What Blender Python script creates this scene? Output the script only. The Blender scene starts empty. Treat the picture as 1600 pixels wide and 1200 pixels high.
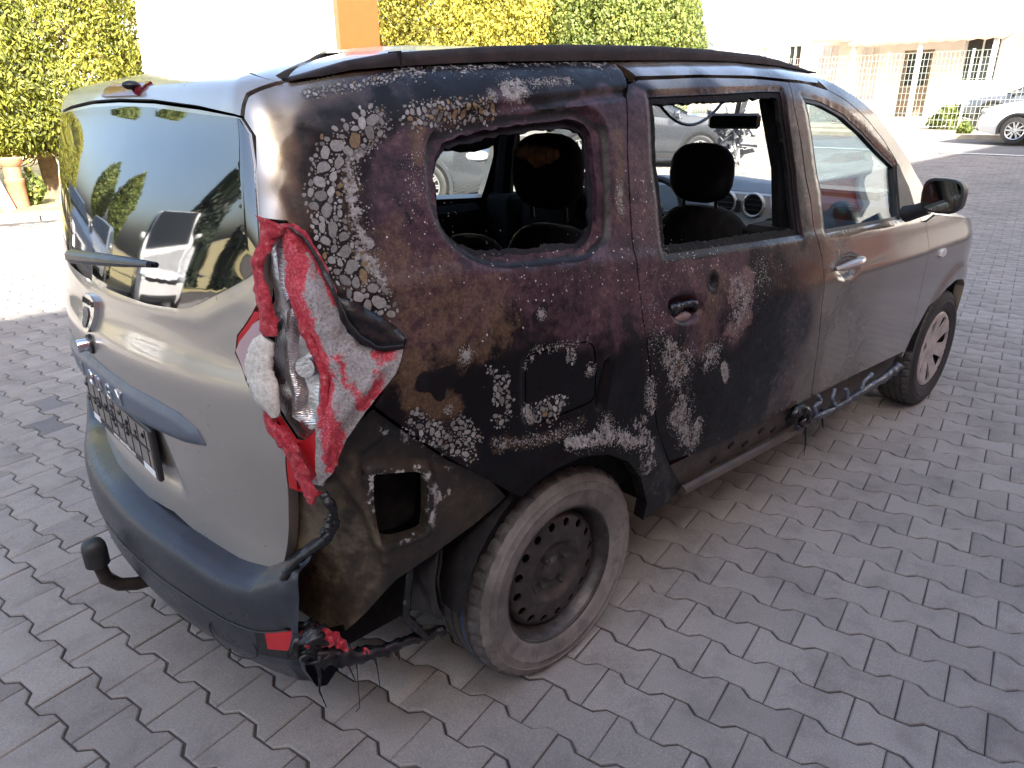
import bpy, bmesh, math, json
import numpy as np
from mathutils import Vector, Matrix
from mathutils.geometry import delaunay_2d_cdt
R = math.radians
scene = bpy.context.scene
COL = scene.collection

# ------------------------------------------------------------------ camera
cam_d = bpy.data.cameras.new('camera')
cam_d.sensor_width = 36.0
cam_d.lens = 36.0 * 1131.1156 / 1600.0
cam_d.clip_start = 0.05
cam_d.clip_end = 900.0
cam = bpy.data.objects.new('camera', cam_d)
COL.objects.link(cam)
_rt = (0.729546741, -0.683919268, -0.003998390)
_dn = (-0.249997710, -0.261225489, -0.932342420)
_fw = (0.636602464, 0.681186963, -0.361554455)
_m = Matrix([[_rt[i], -_dn[i], -_fw[i]] for i in range(3)]).to_4x4()
_m.translation = Vector((-1.22472701, -1.94071412, 1.5025698))
cam.matrix_world = _m
scene.camera = cam

# ------------------------------------------------------------------ daylight
SUN_EL, SUN_DIR = R(36.0), Vector((-0.42, -0.91))     # where the sun stands (plan)
world = bpy.data.worlds.new('World')
scene.world = world
world.use_nodes = True
wn = world.node_tree
bg = wn.nodes['Background']
sky_t = wn.nodes.new('ShaderNodeTexSky')
sky_t.sky_type = 'NISHITA'
sky_t.sun_disc = False
sky_t.sun_elevation = SUN_EL
sky_t.sun_rotation = math.atan2(SUN_DIR.x, SUN_DIR.y)
sky_t.air_density = 1.0
sky_t.dust_density = 4.5
sky_t.ozone_density = 1.0
wn.links.new(sky_t.outputs[0], bg.inputs['Color'])
bg.inputs['Strength'].default_value = 0.105
sun_d = bpy.data.lights.new('sun', 'SUN')
sun_d.energy = 5.0
sun_d.angle = R(0.55)
sun_d.color = (1.0, 0.94, 0.84)
sun = bpy.data.objects.new('sun', sun_d)
COL.objects.link(sun)
_sd = Vector((SUN_DIR.x, SUN_DIR.y, 0)).normalized() * math.cos(SUN_EL) + Vector((0, 0, math.sin(SUN_EL)))
sun.rotation_euler = _sd.to_track_quat('Z', 'Y').to_euler()
scene.view_settings.view_transform = 'Standard'
scene.view_settings.look = 'None'
scene.view_settings.gamma = 1.0
scene.view_settings.use_curve_mapping = False
scene.view_settings.exposure = 2.42

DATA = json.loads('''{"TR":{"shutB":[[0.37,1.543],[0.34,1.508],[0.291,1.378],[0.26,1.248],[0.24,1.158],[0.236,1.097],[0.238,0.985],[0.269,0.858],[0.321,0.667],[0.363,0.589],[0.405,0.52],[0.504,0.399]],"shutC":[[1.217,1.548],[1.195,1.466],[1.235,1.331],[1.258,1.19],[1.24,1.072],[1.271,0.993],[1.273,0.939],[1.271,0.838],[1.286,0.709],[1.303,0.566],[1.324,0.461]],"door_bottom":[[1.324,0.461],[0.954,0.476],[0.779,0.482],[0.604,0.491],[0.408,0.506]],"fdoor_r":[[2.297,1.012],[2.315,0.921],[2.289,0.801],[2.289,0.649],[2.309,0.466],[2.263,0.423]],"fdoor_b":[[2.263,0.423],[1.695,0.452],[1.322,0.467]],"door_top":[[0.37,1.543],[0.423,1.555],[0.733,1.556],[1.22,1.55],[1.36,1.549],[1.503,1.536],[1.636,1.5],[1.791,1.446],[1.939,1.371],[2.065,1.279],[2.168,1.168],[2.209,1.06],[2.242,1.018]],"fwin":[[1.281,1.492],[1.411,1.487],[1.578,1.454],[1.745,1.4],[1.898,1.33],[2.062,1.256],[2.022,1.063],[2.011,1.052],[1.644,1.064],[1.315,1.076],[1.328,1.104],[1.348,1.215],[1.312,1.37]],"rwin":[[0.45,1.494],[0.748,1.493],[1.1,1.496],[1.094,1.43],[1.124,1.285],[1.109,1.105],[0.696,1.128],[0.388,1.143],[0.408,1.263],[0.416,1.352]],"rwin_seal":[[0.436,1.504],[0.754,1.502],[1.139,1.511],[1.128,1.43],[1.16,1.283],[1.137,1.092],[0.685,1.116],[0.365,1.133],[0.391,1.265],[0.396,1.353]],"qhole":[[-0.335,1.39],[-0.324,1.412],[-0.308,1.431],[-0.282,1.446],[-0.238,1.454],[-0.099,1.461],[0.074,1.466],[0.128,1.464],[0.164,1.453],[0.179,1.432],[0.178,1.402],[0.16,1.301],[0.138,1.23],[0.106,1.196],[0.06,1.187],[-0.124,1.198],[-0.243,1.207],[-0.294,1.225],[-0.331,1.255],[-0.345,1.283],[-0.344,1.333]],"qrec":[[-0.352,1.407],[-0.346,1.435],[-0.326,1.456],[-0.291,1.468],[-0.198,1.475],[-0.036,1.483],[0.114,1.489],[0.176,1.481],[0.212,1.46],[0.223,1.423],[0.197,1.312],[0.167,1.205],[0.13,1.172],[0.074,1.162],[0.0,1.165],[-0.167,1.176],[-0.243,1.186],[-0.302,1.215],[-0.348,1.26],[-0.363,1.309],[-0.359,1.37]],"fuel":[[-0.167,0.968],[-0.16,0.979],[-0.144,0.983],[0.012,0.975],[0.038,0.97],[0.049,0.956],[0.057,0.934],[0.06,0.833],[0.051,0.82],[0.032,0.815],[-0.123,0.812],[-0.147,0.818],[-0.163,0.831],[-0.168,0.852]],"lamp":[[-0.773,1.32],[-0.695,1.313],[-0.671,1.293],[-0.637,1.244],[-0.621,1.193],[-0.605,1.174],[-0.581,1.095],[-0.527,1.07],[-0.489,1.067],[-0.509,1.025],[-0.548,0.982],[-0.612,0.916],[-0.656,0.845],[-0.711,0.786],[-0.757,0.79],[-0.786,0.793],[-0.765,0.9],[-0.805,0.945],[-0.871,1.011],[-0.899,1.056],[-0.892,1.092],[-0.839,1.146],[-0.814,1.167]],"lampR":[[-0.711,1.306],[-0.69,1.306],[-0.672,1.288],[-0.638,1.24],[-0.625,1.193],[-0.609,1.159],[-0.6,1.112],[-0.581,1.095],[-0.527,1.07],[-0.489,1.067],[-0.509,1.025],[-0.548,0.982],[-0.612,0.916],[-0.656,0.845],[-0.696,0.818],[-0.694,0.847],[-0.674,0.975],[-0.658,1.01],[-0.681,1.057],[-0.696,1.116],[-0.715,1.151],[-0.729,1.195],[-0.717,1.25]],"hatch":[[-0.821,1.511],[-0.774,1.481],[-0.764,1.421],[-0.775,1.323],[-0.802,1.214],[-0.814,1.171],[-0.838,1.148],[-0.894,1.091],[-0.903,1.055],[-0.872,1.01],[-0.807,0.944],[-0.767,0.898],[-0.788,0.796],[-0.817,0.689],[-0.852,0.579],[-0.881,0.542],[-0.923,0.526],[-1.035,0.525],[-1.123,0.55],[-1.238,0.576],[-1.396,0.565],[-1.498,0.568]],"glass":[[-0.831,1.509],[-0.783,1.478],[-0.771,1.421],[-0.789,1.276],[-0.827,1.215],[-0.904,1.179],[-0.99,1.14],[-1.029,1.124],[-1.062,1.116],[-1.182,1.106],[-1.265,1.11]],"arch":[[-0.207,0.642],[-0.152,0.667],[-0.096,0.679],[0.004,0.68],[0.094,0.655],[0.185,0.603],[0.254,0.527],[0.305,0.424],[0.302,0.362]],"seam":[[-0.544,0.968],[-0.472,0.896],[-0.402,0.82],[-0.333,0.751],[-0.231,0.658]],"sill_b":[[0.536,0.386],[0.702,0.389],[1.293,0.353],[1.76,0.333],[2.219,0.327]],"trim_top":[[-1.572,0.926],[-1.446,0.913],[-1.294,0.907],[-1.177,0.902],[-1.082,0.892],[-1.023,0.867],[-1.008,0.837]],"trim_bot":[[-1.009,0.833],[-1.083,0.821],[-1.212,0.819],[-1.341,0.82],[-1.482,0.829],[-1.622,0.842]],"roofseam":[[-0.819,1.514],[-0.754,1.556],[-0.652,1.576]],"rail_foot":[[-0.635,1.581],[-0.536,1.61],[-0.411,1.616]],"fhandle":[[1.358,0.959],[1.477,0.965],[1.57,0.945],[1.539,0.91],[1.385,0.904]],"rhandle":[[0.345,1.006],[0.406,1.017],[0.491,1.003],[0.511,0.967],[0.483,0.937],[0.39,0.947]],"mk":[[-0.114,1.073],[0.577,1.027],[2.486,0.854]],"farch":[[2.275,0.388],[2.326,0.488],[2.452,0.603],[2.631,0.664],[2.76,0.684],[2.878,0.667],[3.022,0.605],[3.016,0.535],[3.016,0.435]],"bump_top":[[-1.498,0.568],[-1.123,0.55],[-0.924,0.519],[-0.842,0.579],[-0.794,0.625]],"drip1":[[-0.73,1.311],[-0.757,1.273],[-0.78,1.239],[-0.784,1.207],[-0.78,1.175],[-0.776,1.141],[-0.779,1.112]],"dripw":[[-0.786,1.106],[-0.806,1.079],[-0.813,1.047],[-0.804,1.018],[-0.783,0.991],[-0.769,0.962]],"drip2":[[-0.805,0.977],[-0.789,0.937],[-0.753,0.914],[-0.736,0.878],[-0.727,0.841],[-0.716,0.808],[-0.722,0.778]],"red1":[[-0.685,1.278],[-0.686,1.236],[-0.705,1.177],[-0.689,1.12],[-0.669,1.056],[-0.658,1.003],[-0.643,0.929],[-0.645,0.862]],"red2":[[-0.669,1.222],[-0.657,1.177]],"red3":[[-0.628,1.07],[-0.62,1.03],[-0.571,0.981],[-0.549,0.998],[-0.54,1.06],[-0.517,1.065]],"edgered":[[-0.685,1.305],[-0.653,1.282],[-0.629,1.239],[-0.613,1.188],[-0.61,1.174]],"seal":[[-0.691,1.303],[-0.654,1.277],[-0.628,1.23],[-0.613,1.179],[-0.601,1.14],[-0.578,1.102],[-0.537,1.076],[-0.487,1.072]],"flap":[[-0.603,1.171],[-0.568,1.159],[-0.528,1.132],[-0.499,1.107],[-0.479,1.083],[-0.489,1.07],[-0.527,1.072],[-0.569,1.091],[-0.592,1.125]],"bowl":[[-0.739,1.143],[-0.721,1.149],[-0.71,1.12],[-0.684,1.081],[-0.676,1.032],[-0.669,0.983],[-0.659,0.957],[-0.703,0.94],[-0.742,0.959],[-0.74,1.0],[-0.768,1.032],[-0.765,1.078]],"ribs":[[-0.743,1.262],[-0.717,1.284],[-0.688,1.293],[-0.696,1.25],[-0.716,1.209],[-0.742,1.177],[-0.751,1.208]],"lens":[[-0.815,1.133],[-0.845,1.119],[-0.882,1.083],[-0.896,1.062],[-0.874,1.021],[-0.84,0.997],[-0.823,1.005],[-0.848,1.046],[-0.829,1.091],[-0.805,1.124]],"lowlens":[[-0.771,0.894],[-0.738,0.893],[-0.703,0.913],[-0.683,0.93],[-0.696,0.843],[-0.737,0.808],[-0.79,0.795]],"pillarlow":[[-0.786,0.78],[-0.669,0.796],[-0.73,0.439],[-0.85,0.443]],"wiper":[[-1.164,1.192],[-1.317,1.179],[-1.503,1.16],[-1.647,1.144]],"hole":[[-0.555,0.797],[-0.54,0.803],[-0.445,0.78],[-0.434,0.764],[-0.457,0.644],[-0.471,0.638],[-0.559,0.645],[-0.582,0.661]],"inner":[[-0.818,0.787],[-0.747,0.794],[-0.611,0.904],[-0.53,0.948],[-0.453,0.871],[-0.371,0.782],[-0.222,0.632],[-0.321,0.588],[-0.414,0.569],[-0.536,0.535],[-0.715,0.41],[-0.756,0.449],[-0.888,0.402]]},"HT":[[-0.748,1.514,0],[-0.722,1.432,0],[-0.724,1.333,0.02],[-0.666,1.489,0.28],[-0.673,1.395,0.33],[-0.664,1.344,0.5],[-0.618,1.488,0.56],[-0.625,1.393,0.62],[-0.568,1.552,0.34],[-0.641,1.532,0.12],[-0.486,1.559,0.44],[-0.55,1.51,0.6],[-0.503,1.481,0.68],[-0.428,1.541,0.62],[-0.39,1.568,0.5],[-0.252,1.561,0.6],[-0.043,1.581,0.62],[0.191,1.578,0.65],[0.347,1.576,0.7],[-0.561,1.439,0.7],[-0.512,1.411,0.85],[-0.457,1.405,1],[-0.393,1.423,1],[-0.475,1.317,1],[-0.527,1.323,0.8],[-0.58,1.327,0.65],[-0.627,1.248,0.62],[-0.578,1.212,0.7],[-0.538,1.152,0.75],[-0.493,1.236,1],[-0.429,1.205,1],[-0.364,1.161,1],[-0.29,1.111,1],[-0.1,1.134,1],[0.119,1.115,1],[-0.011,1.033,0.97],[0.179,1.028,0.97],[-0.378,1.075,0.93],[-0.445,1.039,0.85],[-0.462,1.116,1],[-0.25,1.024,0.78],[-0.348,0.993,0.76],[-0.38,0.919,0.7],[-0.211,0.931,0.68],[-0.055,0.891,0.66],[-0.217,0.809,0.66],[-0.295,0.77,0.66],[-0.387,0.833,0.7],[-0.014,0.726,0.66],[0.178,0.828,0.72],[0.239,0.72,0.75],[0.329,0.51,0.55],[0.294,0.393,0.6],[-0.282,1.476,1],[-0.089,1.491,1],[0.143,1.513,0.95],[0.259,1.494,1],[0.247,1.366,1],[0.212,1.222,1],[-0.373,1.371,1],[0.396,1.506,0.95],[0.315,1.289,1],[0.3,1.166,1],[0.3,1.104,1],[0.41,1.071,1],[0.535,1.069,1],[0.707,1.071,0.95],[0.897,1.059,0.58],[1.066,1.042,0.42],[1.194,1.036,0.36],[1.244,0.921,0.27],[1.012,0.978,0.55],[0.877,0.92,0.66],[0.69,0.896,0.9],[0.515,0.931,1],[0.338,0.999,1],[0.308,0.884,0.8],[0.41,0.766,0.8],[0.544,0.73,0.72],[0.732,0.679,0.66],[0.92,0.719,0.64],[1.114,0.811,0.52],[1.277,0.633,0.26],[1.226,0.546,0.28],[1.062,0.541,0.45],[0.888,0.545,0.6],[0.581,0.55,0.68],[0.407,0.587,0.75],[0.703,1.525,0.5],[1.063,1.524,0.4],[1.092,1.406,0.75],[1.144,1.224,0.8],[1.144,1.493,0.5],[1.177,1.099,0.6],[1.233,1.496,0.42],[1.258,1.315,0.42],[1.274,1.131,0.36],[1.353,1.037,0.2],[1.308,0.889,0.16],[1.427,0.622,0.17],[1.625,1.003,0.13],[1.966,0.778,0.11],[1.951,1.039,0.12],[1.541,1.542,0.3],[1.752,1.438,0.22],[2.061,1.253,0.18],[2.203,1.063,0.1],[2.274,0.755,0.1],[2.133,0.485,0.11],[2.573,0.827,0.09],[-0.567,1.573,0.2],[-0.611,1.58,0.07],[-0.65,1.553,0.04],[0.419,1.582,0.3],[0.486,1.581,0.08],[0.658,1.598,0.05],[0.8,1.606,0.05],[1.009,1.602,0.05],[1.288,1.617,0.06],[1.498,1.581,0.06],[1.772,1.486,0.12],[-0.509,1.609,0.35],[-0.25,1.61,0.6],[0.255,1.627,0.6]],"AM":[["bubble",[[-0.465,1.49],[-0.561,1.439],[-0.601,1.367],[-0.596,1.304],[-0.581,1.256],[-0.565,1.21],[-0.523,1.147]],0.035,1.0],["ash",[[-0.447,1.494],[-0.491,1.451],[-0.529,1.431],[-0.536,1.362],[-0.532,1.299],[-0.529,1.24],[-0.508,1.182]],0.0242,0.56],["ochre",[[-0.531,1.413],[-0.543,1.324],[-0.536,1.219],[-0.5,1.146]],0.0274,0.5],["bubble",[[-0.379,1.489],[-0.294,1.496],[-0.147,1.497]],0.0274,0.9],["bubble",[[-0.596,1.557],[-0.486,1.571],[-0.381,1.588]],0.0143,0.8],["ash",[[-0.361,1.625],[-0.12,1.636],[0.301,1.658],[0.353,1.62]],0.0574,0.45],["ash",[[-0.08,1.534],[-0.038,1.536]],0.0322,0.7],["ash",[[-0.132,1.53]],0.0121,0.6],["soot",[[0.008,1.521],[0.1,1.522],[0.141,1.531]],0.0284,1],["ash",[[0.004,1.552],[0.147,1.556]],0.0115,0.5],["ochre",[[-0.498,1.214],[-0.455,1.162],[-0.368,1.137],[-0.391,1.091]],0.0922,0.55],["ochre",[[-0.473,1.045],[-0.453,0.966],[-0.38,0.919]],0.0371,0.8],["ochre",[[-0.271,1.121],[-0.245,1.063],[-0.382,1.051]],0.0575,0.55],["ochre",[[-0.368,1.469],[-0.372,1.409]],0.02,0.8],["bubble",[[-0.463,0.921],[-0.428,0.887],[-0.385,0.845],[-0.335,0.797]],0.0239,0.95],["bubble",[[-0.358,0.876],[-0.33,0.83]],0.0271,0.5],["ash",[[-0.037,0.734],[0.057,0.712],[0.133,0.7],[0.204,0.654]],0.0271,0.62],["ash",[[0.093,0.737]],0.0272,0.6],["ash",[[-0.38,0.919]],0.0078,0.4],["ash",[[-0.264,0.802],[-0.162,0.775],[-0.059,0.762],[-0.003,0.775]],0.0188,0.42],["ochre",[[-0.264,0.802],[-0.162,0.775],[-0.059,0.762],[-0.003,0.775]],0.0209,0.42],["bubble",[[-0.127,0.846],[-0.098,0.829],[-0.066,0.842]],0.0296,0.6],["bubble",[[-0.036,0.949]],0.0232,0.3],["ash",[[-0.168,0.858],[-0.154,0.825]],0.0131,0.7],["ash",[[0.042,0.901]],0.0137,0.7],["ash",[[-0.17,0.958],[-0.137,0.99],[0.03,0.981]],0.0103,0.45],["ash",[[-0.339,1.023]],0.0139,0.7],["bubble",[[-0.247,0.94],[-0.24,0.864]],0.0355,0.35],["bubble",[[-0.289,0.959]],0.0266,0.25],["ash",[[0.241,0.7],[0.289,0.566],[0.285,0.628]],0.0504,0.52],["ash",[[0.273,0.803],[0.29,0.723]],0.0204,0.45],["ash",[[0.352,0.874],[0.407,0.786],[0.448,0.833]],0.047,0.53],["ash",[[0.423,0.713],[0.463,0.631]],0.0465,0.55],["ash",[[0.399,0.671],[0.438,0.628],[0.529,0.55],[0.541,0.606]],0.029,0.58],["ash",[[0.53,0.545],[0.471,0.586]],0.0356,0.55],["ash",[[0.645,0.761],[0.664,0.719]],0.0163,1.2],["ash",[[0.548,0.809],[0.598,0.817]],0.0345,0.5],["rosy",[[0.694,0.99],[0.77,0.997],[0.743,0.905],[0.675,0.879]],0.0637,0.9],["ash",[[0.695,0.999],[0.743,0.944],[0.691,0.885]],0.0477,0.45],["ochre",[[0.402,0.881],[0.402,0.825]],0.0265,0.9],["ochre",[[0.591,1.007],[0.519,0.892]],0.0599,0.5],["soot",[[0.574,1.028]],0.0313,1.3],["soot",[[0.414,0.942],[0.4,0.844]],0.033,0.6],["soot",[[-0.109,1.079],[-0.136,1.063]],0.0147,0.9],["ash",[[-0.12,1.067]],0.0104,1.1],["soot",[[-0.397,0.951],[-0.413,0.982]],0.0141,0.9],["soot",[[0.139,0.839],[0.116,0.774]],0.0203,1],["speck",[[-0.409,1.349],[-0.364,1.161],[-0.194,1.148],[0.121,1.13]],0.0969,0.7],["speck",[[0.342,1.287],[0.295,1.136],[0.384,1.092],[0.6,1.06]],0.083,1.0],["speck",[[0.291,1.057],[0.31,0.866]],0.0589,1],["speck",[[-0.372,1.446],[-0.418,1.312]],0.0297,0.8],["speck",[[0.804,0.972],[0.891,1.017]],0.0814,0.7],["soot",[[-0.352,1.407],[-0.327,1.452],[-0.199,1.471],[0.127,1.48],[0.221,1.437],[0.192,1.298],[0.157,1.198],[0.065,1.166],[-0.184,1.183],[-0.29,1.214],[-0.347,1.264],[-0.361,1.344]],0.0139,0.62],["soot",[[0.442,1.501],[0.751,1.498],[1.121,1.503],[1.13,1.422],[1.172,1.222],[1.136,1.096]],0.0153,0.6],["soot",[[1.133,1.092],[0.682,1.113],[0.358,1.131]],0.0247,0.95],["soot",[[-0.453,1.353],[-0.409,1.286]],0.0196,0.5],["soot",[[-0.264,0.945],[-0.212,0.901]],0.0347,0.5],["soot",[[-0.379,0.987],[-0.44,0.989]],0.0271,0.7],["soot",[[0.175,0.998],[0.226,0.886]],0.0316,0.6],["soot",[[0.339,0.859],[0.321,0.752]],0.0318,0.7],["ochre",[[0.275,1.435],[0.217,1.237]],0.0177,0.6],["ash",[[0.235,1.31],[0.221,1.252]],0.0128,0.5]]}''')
TR, HT, AM = DATA['TR'], DATA['HT'], DATA['AM']
rng = np.random.default_rng(7)

# ------------------------------------------------------------------ helpers
def tag(o, label=None, cat=None, group=None, kind=None):
    if label: o['label'] = label
    if cat: o['category'] = cat
    if group: o['group'] = group
    if kind: o['kind'] = kind
    return o

def empty(name, loc=(0, 0, 0), rz=0.0, label=None, cat=None, group=None, parent=None):
    o = bpy.data.objects.new(name, None)
    o.empty_display_size = 0.2
    COL.objects.link(o)
    o.location = loc
    o.rotation_euler = (0, 0, rz)
    if parent: o.parent = parent
    return tag(o, label, cat, group)

def mesh_from(name, V, F, mat=None, parent=None, smooth=False, loc=None, mats=None, fm=None, sharp=35):
    me = bpy.data.meshes.new(name)
    V = np.asarray(V, float)
    me.from_pydata(V.tolist(), [], [tuple(int(i) for i in f) for f in F])
    for m in (mats if mats else ([mat] if mat else [])):
        me.materials.append(m)
    if fm is not None:
        me.polygons.foreach_set('material_index', np.asarray(fm, np.int32))
    if smooth:
        me.polygons.foreach_set('use_smooth', np.ones(len(me.polygons), bool))
        if sharp: me.set_sharp_from_angle(angle=R(sharp))
    me.update()
    o = bpy.data.objects.new(name, me)
    COL.objects.link(o)
    if parent: o.parent = parent
    if loc is not None: o.location = loc
    return o

def copy_tree(o, parent=None):
    c = o.copy()
    COL.objects.link(c)
    if parent is not None: c.parent = parent
    for ch in list(o.children): copy_tree(ch, c)
    return c

class MB:
    """collects simple shapes into one mesh"""
    def __init__(s): s.V, s.F, s.M, s.n, s.cm = [], [], [], 0, 0
    def add(s, V, F):
        V = np.asarray(V, float).reshape(-1, 3)
        s.V.append(V); s.F += [tuple(int(i) + s.n for i in f) for f in F]
        s.M += [s.cm] * len(F); s.n += len(V); return s
    def box(s, a, b, rot=None, c=None, bev=0.0):
        a, b = np.minimum(a, b).astype(float), np.maximum(a, b).astype(float)
        if bev > 0:
            cen, h = (a + b) / 2, (b - a) / 2
            bev = min(bev, h.min() * .9)
            P = []
            idx = {}
            F = []
            for sx in (-1, 1):
                for sy in (-1, 1):
                    for sz in (-1, 1):
                        sg = np.array([sx, sy, sz])
                        for ax in range(3):
                            q = h - bev
                            q = q.copy(); q[ax] = h[ax]
                            idx[(sx, sy, sz, ax)] = len(P); P.append(cen + sg * q)
            for ax in range(3):
                u, v = (ax + 1) % 3, (ax + 2) % 3
                for sg in (-1, 1):
                    q = []
                    for su, sv in ((-1, -1), (1, -1), (1, 1), (-1, 1)):
                        k = [0, 0, 0]; k[ax] = sg; k[u] = su; k[v] = sv
                        q.append(idx[(*k, ax)])
                    F.append(q if sg > 0 else q[::-1])
            for ax in range(3):
                u, v = (ax + 1) % 3, (ax + 2) % 3
                for su in (-1, 1):
                    for sv in (-1, 1):
                        k0 = [0, 0, 0]; k0[ax] = -1; k0[u] = su; k0[v] = sv
                        k1 = list(k0); k1[ax] = 1
                        q = [idx[(*k0, u)], idx[(*k1, u)], idx[(*k1, v)], idx[(*k0, v)]]
                        F.append(q if su * sv < 0 else q[::-1])
            for sx in (-1, 1):
                for sy in (-1, 1):
                    for sz in (-1, 1):
                        q = [idx[(sx, sy, sz, k)] for k in range(3)]
                        F.append(q if sx * sy * sz > 0 else q[::-1])
            P = np.array(P)
        else:
            P = np.array([[x, y, z] for x in (a[0], b[0]) for y in (a[1], b[1]) for z in (a[2], b[2])])
            F = [(0, 1, 3, 2), (4, 6, 7, 5), (0, 4, 5, 1), (2, 3, 7, 6), (0, 2, 6, 4), (1, 5, 7, 3)]
        if rot is not None:
            cc = np.asarray(c if c is not None else (a + b) / 2)
            P = (P - cc) @ np.array(Matrix(rot)).T + cc
        return s.add(P, F)
    def tube(s, pts, r, n=10, caps=True, flat=None):
        pts = np.asarray(pts, float); k = len(pts)
        r = np.broadcast_to(np.asarray(r, float), (k,))
        T = np.gradient(pts, axis=0); T /= np.linalg.norm(T, axis=1)[:, None] + 1e-12
        up = np.array([0, 0, 1.0]) if abs(T[0][2]) < .9 else np.array([1.0, 0, 0])
        V = []
        A = np.cross(T[0], up); A /= np.linalg.norm(A)
        for i in range(k):
            A = A - T[i] * (A @ T[i]); A /= np.linalg.norm(A) + 1e-12
            B = np.cross(T[i], A)
            for j in range(n):
                t = 2 * math.pi * j / n
                f = flat if flat else (1, 1)
                V.append(pts[i] + r[i] * (f[0] * math.cos(t) * A + f[1] * math.sin(t) * B))
        F = [(i * n + j, i * n + (j + 1) % n, (i + 1) * n + (j + 1) % n, (i + 1) * n + j) for i in range(k - 1) for j in range(n)]
        if caps: F += [tuple(range(n))[::-1], tuple((k - 1) * n + j for j in range(n))]
        return s.add(V, F)
    def lathe(s, prof, n=32, axis='y', c=(0, 0, 0), closed=False):
        prof = np.asarray(prof, float); k = len(prof)          # (radius, along)
        V = []
        for j in range(n):
            t = 2 * math.pi * j / n
            for r_, a_ in prof:
                x, z = r_ * math.cos(t), r_ * math.sin(t)
                V.append({'y': (x, a_, z), 'z': (x, z, a_), 'x': (a_, x, z)}[axis])
        V = np.array(V) + np.array(c)
        F = [(j * k + i, ((j + 1) % n) * k + i, ((j + 1) % n) * k + i + 1, j * k + i + 1) for j in range(n) for i in range(k - 1)]
        return s.add(V, F)
    def ball(s, c, r, n=14, m=9, p=2.0):
        V, F = [], []
        rr = np.broadcast_to(np.asarray(r, float), (3,))
        pw = lambda q: math.copysign(abs(q) ** (2 / p), q)
        for i in range(m + 1):
            ph = math.pi * i / m - math.pi / 2
            for j in range(n):
                t = 2 * math.pi * j / n
                V.append((c[0] + rr[0] * pw(math.cos(ph)) * pw(math.cos(t)), c[1] + rr[1] * pw(math.cos(ph)) * pw(math.sin(t)), c[2] + rr[2] * pw(math.sin(ph))))
        F = [(i * n + j, i * n + (j + 1) % n, (i + 1) * n + (j + 1) % n, (i + 1) * n + j) for i in range(m) for j in range(n)]
        return s.add(V, F)
    def quad(s, *p): return s.add(p, [tuple(range(len(p)))])
    def build(s, name, mat=None, parent=None, smooth=False, loc=None, mats=None, sharp=35):
        return mesh_from(name, np.concatenate(s.V), s.F, mat, parent, smooth, loc, mats, s.M if mats else None, sharp)

def vnoise(P, sc, seed=0, oct=3):
    """value noise (0..1) on points"""
    P = np.asarray(P, float)
    if P.shape[1] == 2: P = np.c_[P, np.zeros(len(P))]
    out = np.zeros(len(P)); amp = 1.0; tot = 0
    for o in range(oct):
        q = P * sc * 2 ** o + seed * 17.31
        i = np.floor(q).astype(np.int64); f = q - i; f = f * f * (3 - 2 * f)
        acc = 0
        for dx in (0, 1):
            for dy in (0, 1):
                for dz in (0, 1):
                    h = ((i[:, 0] + dx) * 73856093) ^ ((i[:, 1] + dy) * 19349663) ^ ((i[:, 2] + dz) * 83492791) ^ (seed * 2654435 + o * 977)
                    h = (h ^ (h >> 13)) * 1274126177 & 0x7fffffff
                    w = (f[:, 0] if dx else 1 - f[:, 0]) * (f[:, 1] if dy else 1 - f[:, 1]) * (f[:, 2] if dz else 1 - f[:, 2])
                    acc = acc + w * (h % 65536) / 65535.0
        out += acc * amp; tot += amp; amp *= .5
    return out / tot

def inpoly(P, poly):
    P = np.asarray(P); poly = np.asarray(poly)
    x, y = P[:, 0], P[:, 1]; r = np.zeros(len(P), bool)
    x0, y0 = poly[-1]
    for x1, y1 in poly:
        c = (y1 > y) != (y0 > y)
        with np.errstate(divide='ignore', invalid='ignore'):
            r ^= c & (x < (x0 - x1) * (y - y1) / (y0 - y1 + 1e-30) + x1)
        x0, y0 = x1, y1
    return r

def dline(P, L, closed=False):
    P = np.asarray(P); L = np.asarray(L, float)
    if len(L) == 1: return np.hypot(P[:, 0] - L[0, 0], P[:, 1] - L[0, 1])
    d = np.full(len(P), 1e9)
    n = len(L)
    for i in range(n if closed else n - 1):
        a, b = L[i], L[(i + 1) % n]; ab = b - a
        t = np.clip(((P - a) @ ab) / (ab @ ab + 1e-18), 0, 1)
        q = P - (a + t[:, None] * ab)
        d = np.minimum(d, np.hypot(q[:, 0], q[:, 1]))
    return d

def sdist(P, poly):
    return np.where(inpoly(P, poly), 1, -1) * dline(P, poly, True)

def smoothpoly(poly, it=1):
    P = np.asarray(poly, float)
    for _ in range(it):
        Q = np.roll(P, -1, 0)
        P = np.stack([.75 * P + .25 * Q, .25 * P + .75 * Q], 1).reshape(-1, 2)
    return P

def inset(poly, d):
    P = np.asarray(poly, float)
    ar = (P[:, 0] * np.roll(P[:, 1], -1) - P[:, 1] * np.roll(P[:, 0], -1)).sum()
    e = np.roll(P, -1, 0) - P; e /= np.linalg.norm(e, axis=1)[:, None] + 1e-12
    n = np.stack([-e[:, 1], e[:, 0]], 1) * (1 if ar > 0 else -1)
    m = n + np.roll(n, 1, 0); l = np.linalg.norm(m, axis=1)[:, None]
    m = m / np.maximum(l, .3)
    k = 1 / np.maximum((m * n).sum(1), .45)
    return P + m * (d * k)[:, None]

def resample(poly, sp):
    P = np.asarray(poly, float); out = []
    for i in range(len(P)):
        a, b = P[i], P[(i + 1) % len(P)]
        k = max(1, int(math.ceil(np.linalg.norm(b - a) / sp)))
        for j in range(k): out.append(a + (b - a) * j / k)
    return np.array(out)

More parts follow.
